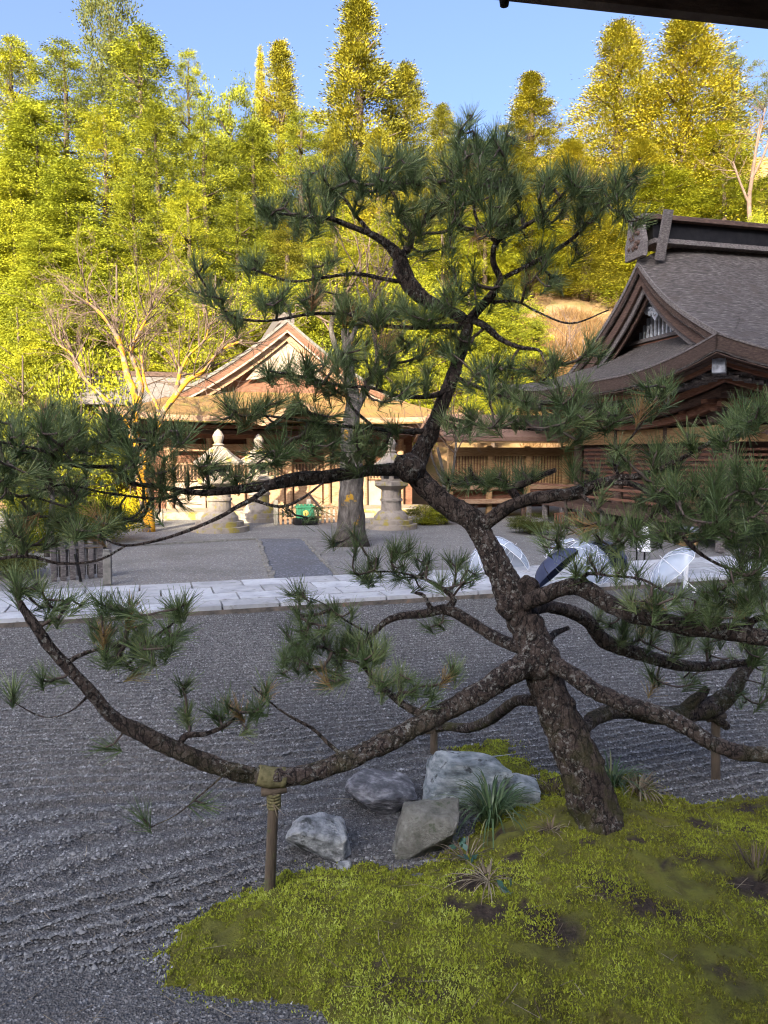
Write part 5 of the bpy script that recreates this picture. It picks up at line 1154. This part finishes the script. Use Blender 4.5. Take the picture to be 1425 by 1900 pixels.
# ================================================================ UMBRELLAS SET OPEN ON THE PATH
def umbrella(label, px, py, z0, yaw, kind, r=.50, grp='open umbrellas left on the paved path'):
    c = G(px, py, z0)
    U_ = thing('umbrella', label, 'umbrella', c, grp)
    dep = .27; hl = .80; nr = 8
    th = math.atan2(hl - dep, r)      # lies on its rim and handle
    lift = hl * math.cos(th)
    def loc(p):
        x_, y_, z_ = p; X = x_ * math.cos(th) + z_ * math.sin(th); Z = -x_ * math.sin(th) + z_ * math.cos(th) + lift
        X -= .05; return c + np.array((X * math.cos(yaw) - y_ * math.sin(yaw), X * math.sin(yaw) + y_ * math.cos(yaw), Z))
    def surf(a, f):                   # panel sags between ribs
        k = abs(((a / (2 * math.pi / nr)) % 1) - .5) * 2          # 1 on a rib, 0 mid-panel
        rr = r * math.sin(f * 1.45) / math.sin(1.45) * (1 - .07 * (1 - k ** 2) * f ** 2); zz = -dep * (1 - math.cos(f * 1.45)) / (1 - math.cos(1.45))
        return (rr * math.cos(a), rr * math.sin(a), zz)
    m = M['vinyl'] if kind == 'clear' else M['navy']
    canopy = None
    for q in range(nr):
        V_, F_ = [], []
        for i in range(7):
            for j in range(7): V_.append(loc(surf((q + j / 6) * 2 * math.pi / nr, max(.02, i / 6))))
        for i in range(6):
            for j in range(6): a = i * 7 + j; F_.append((a, a + 1, a + 8, a + 7))
        part('canopy_panel', mesh_np('canopy_panel', V_, F_, smooth=True), U_, m)
        part('rib', mesh_np('rib', *tube([loc(np.array(surf(q * 2 * math.pi / nr, f)) - (0, 0, .006)) for f in np.linspace(.02, 1.02, 8)], [.008] * 8, 5)), U_, M['metal'] if kind == 'clear' else M['black'])
    rim = [loc(surf(a_, 1.0)) for a_ in np.linspace(0, 2 * math.pi, 49)]
    part('hem', mesh_np('hem', *tube(rim, [.006] * 49, 5)), U_, M['white'] if kind == 'clear' else M['navy'])
    part('shaft', mesh_np('shaft', *tube([loc((0, 0, .07)), loc((0, 0, -.3)), loc((0, 0, -hl + .12))], [.006, .007, .008], 8)), U_, M['metal'])
    hk_ = [loc((0, 0, -hl + .14))] + [loc((.035 - .035 * math.cos(t_), 0, -hl + .04 - .035 * math.sin(t_))) for t_ in np.linspace(0, 3.1, 8)]
    part('handle', mesh_np('handle', *tube(hk_, [.012] * 9, 8), smooth=True), U_, M['white'] if kind == 'clear' else M['black'])
umbrella('clear vinyl umbrella lying open just right of the pine trunk', 958, 1064, .0, R(20), 'clear', .56)
umbrella('clear vinyl umbrella peeping out left of the pine trunk', 884, 1068, .0, R(200), 'clear', .5)
umbrella('navy umbrella lying open in front of the clear one, nearest the trunk', 1008, 1094, .14, R(150), 'navy', .50)
umbrella('clear vinyl umbrella behind the nearest navy umbrella', 1044, 1058, .0, R(100), 'clear', .48)
umbrella('navy umbrella farthest right, beside the notice board', 1135, 1066, .0, R(40), 'navy', .5)
umbrella('clear vinyl umbrella in front of the farthest right navy one', 1110, 1084, .14, R(-60), 'clear', .48)
umbrella('clear vinyl umbrella right of the notice board, near the white post', 1222, 1094, .14, R(170), 'clear', .5)

# ================================================================ BARE LICHENED TREES
def bare(rootname, label, limbs_px, d, mat, twig_spec, cat='tree', seed=1, thick=1.0):
    rs = np.random.default_rng(seed)
    b = P(*limbs_px[0][0][:2], d); R_ = thing(rootname, label, cat, (b[0], b[1], 0))
    tk = None; ends = []
    for i, l in enumerate(limbs_px):
        w3 = np.array([P(p[0], p[1], d + (p[3] if len(p) > 3 else 0)) for p in l]); rad = np.array([p[2] * d / FPX * .5 * thick for p in l])
        c = catmull(np.hstack([w3, rad[:, None]]), 5)
        o = part('trunk' if i == 0 else 'limb', mesh_np('limb', *tube(c[:, :3], np.maximum(c[:, 3], .01), 10, .16, 2.2, i), smooth=True), R_ if i == 0 else tk, mat)
        if i == 0: tk = o
        ends.append(c)
    p0, p1, r0, r1 = [], [], [], []
    def rec(p, dr, ln, r, dep):
        k = 3
        for _ in range(k):
            dr = dr + rs.normal(0, .16, 3); dr[2] += .02; dr /= np.linalg.norm(dr); q = p + dr * ln / k
            p0.append(p); p1.append(q); r0.append(r); r1.append(r * .85); p, r = q, r * .85
            if dep > 0 and rs.random() < .8:
                a = dr + rs.normal(0, .55, 3); a /= np.linalg.norm(a); rec(p, a, ln * rs.uniform(.5, .8), max(.006, r * .65), dep - 1)
    for i, c in enumerate(ends):
        for q in twig_spec(i, c): rec(*q)
    if p0: part('twigs', mesh_np('twigs', *segs(p0, p1, r0, r1, 3)), tk, M['bare_twig'])['kind'] = 'stuff'
    return R_
def tw(i, c):
    if i == 0: return []
    out = []
    for k in range(len(c) // 2, len(c), 2):
        t = c[k, :3] - c[k - 1, :3]; t /= np.linalg.norm(t); 
        for _ in range(2): out.append((c[k, :3], t * .7 + rng.normal(0, .5, 3) + np.array((0, 0, .2)), rng.uniform(.9, 1.8), .028, 3))
    return out
bare('cherry_tree', 'bare cherry tree with orange lichen on its limbs, left of the sunlit hall', [
    [(278, 992, 30), (270, 930, 27), (258, 870, 25), (250, 820, 23), (248, 780, 22)],
    [(248, 790, 18), (252, 740, 16), (238, 700, 15), (228, 660, 13), (215, 620, 10), (185, 580, 7), (160, 560, 5)],
    [(250, 770, 13), (262, 725, 12), (255, 690, 10), (243, 650, 9), (262, 610, 6), (280, 575, 4)],
    [(262, 880, 15), (285, 820, 14), (300, 770, 14), (325, 735, 13), (350, 705, 11), (375, 690, 8), (410, 650, 6), (450, 632, 4)],
    [(325, 735, 11), (332, 700, 9), (334, 680, 8)],
    [(298, 775, 8), (285, 740, 7), (270, 715, 6), (262, 660, 4)],
    [(250, 800, 8), (215, 760, 7), (185, 730, 6), (160, 705, 5), (135, 660, 4), (110, 640, 3)],
    [(335, 690, 5), (350, 660, 5), (380, 630, 4), (388, 600, 3)]], 24.5, M['lichen_bark'], tw, seed=4, thick=.85)
bare('mossy_trunk_tree', 'thick grey barked tree with orange lichen flecks, right of the gravel way', [
    [(652, 1012, 74, -.4), (650, 990, 58), (652, 930, 48), (652, 860, 44), (650, 800, 32), (655, 740, 26), (648, 690, 22), (645, 650, 20), (640, 610, 14)],
    [(652, 780, 16), (670, 740, 14), (690, 700, 11), (700, 660, 8), (690, 610, 6)],
    [(648, 690, 14), (625, 650, 11), (615, 600, 8), (640, 550, 5)],
    [(645, 650, 11), (660, 610, 9), (690, 560, 6), (660, 500, 4)]], 20.8, M['grey_bark'], tw, seed=9)
sh = P(800, 990, 27)
bare('bare_shrub_tree', 'thin pale bare tree right of the lantern, before the gallery', [
    [(828, 985, 9), (826, 930, 8), (822, 880, 7), (812, 830, 5)], [(826, 930, 6), (840, 880, 5), (846, 820, 4), (842, 790, 3)], [(824, 900, 5), (805, 860, 4), (795, 825, 3)]], 27.0, M['grey_bark'], tw, seed=12)

# ================================================================ FOREST
def crown_conifer(seed, H_=20.0, R_=3.0, z0=.10, ncl=430, nsp=110, pw=.8, ln=.18, puff=.62, up=.55):
    rs = np.random.default_rng(seed); t = rs.random(ncl) ** 1.15; a = rs.uniform(0, 6.283, ncl)
    lob = 1 + .22 * np.sin(a * 3 + t * 9 + seed) + .16 * np.sin(a * 5 - t * 23)
    Rt = R_ * ((1 - t) ** pw) * lob + .12; q = np.sqrt(rs.uniform(.10, 1.05, ncl)); rad = Rt * q
    c = np.stack([rad * np.cos(a), rad * np.sin(a), (z0 + (1 - z0) * t) * H_ - .10 * rad], -1)
    cs = puff * (.45 + .75 * (1 - t) ** .6) * rs.uniform(.7, 1.3, ncl); ct = rs.random(ncl)
    nsp = int(nsp * 1.2); k = np.repeat(np.arange(ncl), nsp); n_ = ncl * nsp
    off = rs.normal(size=(n_, 3)) * np.array((.44, .44, .27)); out = np.stack([np.cos(a), np.sin(a), 0 * a], -1)[k]
    p = c[k] + off * cs[k][:, None]; d_ = out * .55 + off * .9 + np.array((0, 0, up)) + rs.normal(0, .3, (n_, 3))
    s_ = (.55 + .42 * cs[k])
    V_, F_ = leaf_diamonds(p, d_, ln * s_ * rs.uniform(.7, 1.2, n_), ln * .36 * s_)
    tint = np.clip(.04 + .74 * ct[k] + rs.normal(0, .13, n_), 0, 1); return V_, F_, np.repeat(tint, 4)
def crown_broad(seed, H_=14.0, R_=4.2, ncl=420, nsp=100, ln=.18, lobes=16, droop=-.25, flat=.7, zc=.58):
    rs = np.random.default_rng(seed)
    lc = rs.normal(size=(lobes, 3)); lc /= np.linalg.norm(lc, axis=1)[:, None]; lc *= rs.uniform(.35, .85, (lobes, 1)); lr = rs.uniform(.28, .5, lobes)
    i = rs.integers(0, lobes, ncl); dd = rs.normal(size=(ncl, 3)); dd /= np.linalg.norm(dd, axis=1)[:, None]
    c = lc[i] + dd * lr[i][:, None] * rs.uniform(.55, 1.0, (ncl, 1)) ** .5; c = c * np.array((R_, R_, H_ * .44)) + np.array((0, 0, H_ * zc))
    cs = rs.uniform(.4, .85, ncl); ct = rs.random(ncl); k = np.repeat(np.arange(ncl), nsp); n_ = len(k); off = rs.normal(size=(n_, 3)) * np.array((.48, .48, .30))
    p = c[k] + off * cs[k][:, None]; d_ = dd[k] * .5 + off * .7 + np.array((0, 0, droop)) + rs.normal(0, .4, (n_, 3))
    V_, F_ = leaf_diamonds(p, d_, ln * rs.uniform(.7, 1.25, n_), ln * .45)
    tint = np.clip(.04 + .72 * ct[k] + rs.normal(0, .14, n_), 0, 1); return V_, F_, np.repeat(tint, 4)
def trunk_mesh(H_, r, lim, seed, spread):
    rs = np.random.default_rng(seed); z = np.linspace(-1.5, H_ * .97, 9)
    q = np.stack([.10 * np.sin(z * .4 + seed), .10 * np.cos(z * .37), z], -1); ps = [tube(q, r * (1 - .9 * np.clip(z / H_, 0, 1)) + .02, 8, .1, 1.2)]
    for k in range(lim):
        h = H_ * rs.uniform(.2, .85); a = rs.uniform(0, 6.28); l = spread * (1 - h / H_ * .75) * rs.uniform(.6, 1); dr = np.array((math.cos(a), math.sin(a), .35))
        s0 = np.array((0, 0, h)); ps.append(tube([s0, s0 + dr * l * .5, s0 + dr * l + ZX * .1 * l], [r * .28, r * .2, .03], 5))
    return mesh_np('trunk', *join(ps), smooth=True, mat=M['forest_bark'])
variants = {}
def variant(key, gen, mat, H_, r, lim, spread, seed):
    V_, F_, t_ = gen; variants[key] = (trunk_mesh(H_, r, lim, seed, spread), mesh_np('crown', V_, F_, tint=t_, mat=M[mat]), H_, spread)
variant('cedar1', crown_conifer(1, 20, 3.0, .04, 620, 105, .85), 'leaf_a', 20, .38, 26, 3.0, 1)
variant('cedar2', crown_conifer(2, 20, 3.0, .04, 680, 100, .62, .18, .72), 'leaf_a', 20, .38, 26, 3.0, 2)
variant('cedar3', crown_conifer(3, 20, 3.0, .10, 460, 90, .95, .18, .62), 'leaf_a', 20, .34, 30, 3.0, 3)
variant('cypress1', crown_conifer(4, 20, 3.0, .03, 560, 110, .42, .18, .76, -.15), 'leaf_b', 20, .34, 20, 3.0, 4)
variant('cypress2', crown_conifer(5, 20, 3.0, .02, 560, 110, .36, .17, .76, -.35), 'leaf_b', 20, .34, 20, 3.0, 5)
variant('broad1', crown_broad(6), 'leaf_b', 14, .3, 16, 4.0, 6)
variant('broad2', crown_broad(7, 14, 4.2, 460, 100, .17, 20), 'leaf_b', 14, .3, 16, 4.0, 7)
variant('bamboo1', crown_conifer(8, 20, 2.4, .04, 560, 110, .5, .20, .74, -.7), 'leaf_c', 20, .10, 10, 2.0, 8)
variant('pine1', crown_broad(9, 14, 4.0, 210, 110, .16, 9, .3, .5, .72), 'leaf_d', 14, .22, 18, 3.4, 9)
variant('shrub1', crown_broad(10, 5.0, 2.6, 260, 56, .18, 14, 0, .8, .45), 'leaf_b', 5, .10, 12, 2.0, 10)
variant('darkshrub1', crown_broad(11, 5.0, 2.4, 240, 56, .17, 12, .1, .8, .45), 'leaf_d', 5, .10, 12, 2.0, 11)
variant('yellow1', crown_broad(12, 2.4, 1.2, 160, 44, .10, 10, 0, .8, .45), 'leaf_y', 2.4, .05, 10, 1.0, 12)
def plant_tree(name, key, px, top, d, wpx, label, group=None, cat='tree', zbase=None):
    tm, cm, H_, sp_ = variants[key]; t = P(px, top, d); zb = float(hill_z(t[0], d)) if zbase is None else zbase
    h = t[2] - zb; hw = wpx * d / FPX * .5
    T_ = thing(name, label, cat, (t[0], d, zb), group); T_.scale = (hw / sp_, hw / sp_, h / H_); T_.rotation_euler = (0, 0, random.uniform(0, 6.28))
    for nm, me in (('trunk', tm), ('crown', cm)):
        o = bpy.data.objects.new(nm, me); C.objects.link(o); o.parent = T_
        if nm == 'crown': o['kind'] = 'stuff'
    return T_
sky_line = [  # the trees whose tops stand against the sky
    ('cypress_tree', 'cypress1', 22, 70, 62, 170, 'yellow-green conifer at the far left of the skyline'),
    ('cypress_tree', 'cypress2', 115, 78, 60, 190, 'broad yellow-green conifer second from the left on the skyline'),
    ('forest_pine', 'pine1', 205, 12, 68, 190, 'dark round-headed pine rising behind the left conifers'),
    ('cypress_tree', 'cypress1', 262, 48, 58, 200, 'tall bright yellow-green conifer in front of the round-headed pine'),
    ('forest_tree', 'cypress2', 350, 96, 60, 110, 'slim green conifer right of the tallest left conifer'),
    ('forest_tree', 'broad1', 425, 165, 60, 150, 'low round tree in the skyline gap left of the twin cedars'),
    ('cedar_tree', 'cedar3', 483, 88, 64, 85, 'thin sparse cedar spire, left one of a pair'),
    ('cedar_tree', 'cedar1', 520, 78, 62, 210, 'pointed cedar right of the thin sparse spire'),
    ('cedar_tree', 'cedar1', 664, -8, 60, 300, 'tallest cedar, its spire reaching the top edge of the picture'),
    ('cedar_tree', 'cedar2', 752, 120, 62, 200, 'blunt cedar right of the tallest cedar'),
    ('cedar_tree', 'cedar2', 820, 195, 58, 150, 'golden cedar just behind the pine top'),
    ('cedar_tree', 'cedar1', 986, 134, 60, 200, 'lone pointed cedar between the pine top and the right cedars'),
    ('cedar_tree', 'cedar2', 1150, 42, 58, 230, 'broad golden cedar left of the biggest right cedar'),
    ('cedar_tree', 'cedar2', 1275, 28, 56, 290, 'biggest golden cedar above the dark hall roof'),
    ('forest_pine', 'pine1', 1365, 118, 60, 110, 'spiky dark pine sticking out right of the biggest cedar')]
for s_ in sky_line: plant_tree(s_[0], s_[1], s_[2], s_[3], s_[4], s_[5], s_[6], 'trees on the forest skyline')
SHORT = {22: 'the far left skyline conifer', 115: 'the broad second skyline conifer', 205: 'the dark round-headed pine', 262: 'the tall bright left conifer', 350: 'the slim green skyline conifer', 425: 'the low round skyline tree',
         483: 'the thin sparse spire', 520: 'the pointed twin cedar', 664: 'the tallest cedar', 752: 'the blunt cedar', 820: 'the golden cedar behind the pine top', 986: 'the lone pointed cedar', 1150: 'the broad golden right cedar', 1275: 'the biggest golden cedar', 1365: 'the spiky dark pine'}
ORD = ['first', 'second', 'third', 'fourth', 'fifth', 'sixth', 'seventh', 'eighth', 'ninth', 'tenth', 'eleventh', 'twelfth', 'thirteenth', 'fourteenth', 'fifteenth', 'sixteenth']
def fill(lst, names, label, grp, how):
    if how == 'below':
        rank = {}
        for (px, top, d, wpx, key) in sorted(lst, key=lambda t: t[1]):
            k = min(SHORT, key=lambda q: abs(q - px)); r = rank.get(k, 0); rank[k] = r + 1
            plant_tree(names, key, px, top, d, wpx, '%s, %s one down below %s' % (label, ORD[r], SHORT[k]), grp)
    else:
        for i, (px, top, d, wpx, key) in enumerate(sorted(lst)):
            plant_tree(names, key, px, top, d, wpx, '%s, %s from the left' % (label, ORD[i]), grp)
fill([(60, 190, 52, 190, 'bamboo1'), (20, 300, 48, 150, 'bamboo1'), (125, 300, 47, 170, 'bamboo1'), (75, 430, 44, 150, 'bamboo1'), (165, 420, 45, 140, 'bamboo1')], 'bamboo_tree', 'feathery bright bamboo-like tree at the left of the forest', 'feathery trees on the left', 'left')
fill([(190, 200, 54, 190, 'cypress2'), (290, 190, 52, 180, 'cypress1'), (380, 230, 54, 180, 'cypress2'), (470, 230, 55, 180, 'cypress1'), (560, 210, 55, 170, 'cypress2'), (250, 330, 47, 170, 'cypress1'), (350, 340, 47, 170, 'cypress2'),
      (440, 360, 48, 170, 'cypress1'), (530, 370, 49, 160, 'cedar2'), (620, 230, 55, 150, 'cedar2'), (700, 240, 54, 190, 'cedar2'), (790, 300, 52, 200, 'cedar2'), (880, 260, 55, 190, 'cypress1'), (950, 260, 54, 190, 'cedar2'), (620, 380, 47, 170, 'cypress2'),
      (720, 400, 47, 180, 'cypress1'), (820, 420, 48, 180, 'cypress2'), (900, 400, 50, 160, 'cypress1'), (985, 380, 52, 160, 'cypress1'), (1060, 260, 54, 190, 'cedar2'), (1090, 360, 52, 160, 'cedar2'), (1190, 260, 53, 200, 'cedar2'), (1230, 310, 51, 200, 'cypress1'), (1330, 230, 54, 190, 'cypress1'), (1345, 330, 50, 190, 'cypress2'), (1420, 330, 50, 140, 'cypress1')],
     'hillside_tree', 'yellow-green hillside tree', 'trees filling the sunlit hillside', 'below')
fill([(30, 560, 40, 180, 'broad2'), (115, 520, 41, 170, 'broad1'), (215, 480, 42, 190, 'broad2'), (300, 500, 42, 190, 'broad1'), (400, 500, 42, 200, 'broad2'), (480, 520, 43, 190, 'broad1'), (330, 600, 41, 180, 'broad2'), (430, 610, 42, 160, 'broad2'), (600, 520, 43, 190, 'broad1'), (690, 540, 43, 190, 'broad2'), (780, 520, 44, 190, 'broad1'), (870, 540, 44, 180, 'broad2'), (950, 560, 43, 150, 'broad1'), (915, 650, 40, 120, 'broad2'), (740, 650, 40, 150, 'broad1'), (1400, 400, 44, 90, 'broad1')],
     'understorey_tree', 'low rounded green tree at the forest foot', 'low trees at the forest foot', 'left')
fill([(40, 650, 36, 150, 'darkshrub1'), (110, 690, 35.5, 120, 'shrub1'), (170, 640, 37, 130, 'shrub1'), (20, 740, 33, 120, 'shrub1'), (150, 720, 34.5, 110, 'darkshrub1'), (70, 760, 31, 140, 'darkshrub1'), (190, 770, 31, 100, 'shrub1')], 'thicket_bush', 'green bush in the shady thicket at the left', 'bushes of the left thicket', 'left')
def bush(name, key, px, top, base, d, wpx, label): plant_tree(name, key, px, top, d, wpx, label, None, 'bush', -.05)
bush('yellow_bush', 'yellow1', 242, 900, 985, 25.5, 55, 'bright yellow bush beside the lichened cherry trunk')
bush('garden_bush', 'shrub1', 160, 915, 985, 22, 120, 'olive green bush left of the yellow bush')
bush('garden_bush', 'darkshrub1', 30, 1005, 1080, 15.6, 110, 'dark dead-leaved bush at the left edge beside the grey fence')
bush('garden_bush', 'shrub1', 60, 900, 985, 20, 120, 'grey-green bush behind the long left pine limb, at the left edge')
bush('garden_bush', 'shrub1', 790, 935, 985, 27, 70, 'small yellowish bush right of the right-hand lantern')
bush('garden_bush', 'darkshrub1', 985, 950, 985, 24, 80, 'low dark shrub before the gallery, seen under the right pine limb')
def young(px0, py0, px1, py1, d, wpx, label):
    b = P(px0, py0, d); b[2] = -.03; t = P(px1, py1, d)
    R_ = thing('young_pine', label, 'tree', b)
    part('trunk', mesh_np('trunk', *tube([b, (b + t) / 2 + UX * .04, t], [wpx * d / FPX / 2, wpx * d / FPX / 2.3, .03], 8, .12, 4), smooth=True), R_, M['grey_bark'])
    n_ = 46; tp = t + rng.normal(size=(n_, 3)) * np.array((.55, .5, .32)); td = rng.normal(0, .5, (n_, 3)) + np.array((0, 0, .8)); td /= np.linalg.norm(td, axis=1)[:, None]
    part('needles', needle_mesh(tp, td, rng.random(n_) * .9, 44, .22, .010), R_, M['needles'])['kind'] = 'stuff'
    part('twigs', mesh_np('twigs', *segs(np.repeat(t[None], n_, 0) - ZX * .2, tp, np.full(n_, .014), np.full(n_, .006), 4)), R_, M['twig'])['kind'] = 'stuff'
young(88, 1002, 98, 895, 18.5, 16, 'slim young pine with leaning trunk at the left, behind the fence')
young(133, 985, 131, 905, 19.5, 9, 'second slim young pine, right of the leaning one')
# bare tawny tree on the right edge
bare('bare_hill_tree', 'bare tawny tree on the slope at the right edge above the hall roof', [
    [(1392, 420, 9), (1390, 370, 8), (1398, 310, 6), (1405, 260, 4), (1412, 220, 3)], [(1390, 380, 5), (1370, 330, 4), (1360, 300, 3)], [(1396, 330, 5), (1420, 280, 4), (1430, 240, 3)], [(1400, 290, 4), (1412, 240, 3), (1420, 200, 2.5)]], 47.0, M['bare_twig'], tw, seed=21)
for i, (px, py) in enumerate(((1020, 660), (1085, 640))):
    bare('bare_bush', ('tawny bare bush on the dry slope, left one' if i == 0 else 'tawny bare bush on the dry slope, right one next to the hall gable'), [
        [(px, py + 60, 4), (px + 2, py + 20, 3), (px - 4, py - 10, 2.5)], [(px, py + 40, 3), (px + 25, py, 2), (px + 35, py - 30, 2)], [(px, py + 40, 3), (px - 25, py + 5, 2), (px - 30, py - 35, 2)]], 44.0, M['bare_twig'], tw, cat='bush', seed=30 + i)

# dry grass on the cut slope
n = 26000
x = rng.uniform(7.5, 17, n); y = rng.uniform(38, 50, n); z = wild(x, y)
d = np.stack([rng.normal(0, .4, n), rng.normal(-.2, .4, n), np.ones(n)], -1)
V, F = blades(np.stack([x, y, z - .05], -1), d, rng.uniform(.25, .7, n), .05, .2)
m_dry = leafy('dry_grass', [(0, (.11, .065, .024)), (.5, (.22, .13, .055)), (1, (.31, .21, .10))], .3, .9, .3, .6)
struct('dry_grass', mesh_np('dry_grass', V, F, tint=np.repeat(rng.random(n), 4)), m_dry, 'stuff', 'tawny dry grass on the cut slope behind the dark hall')
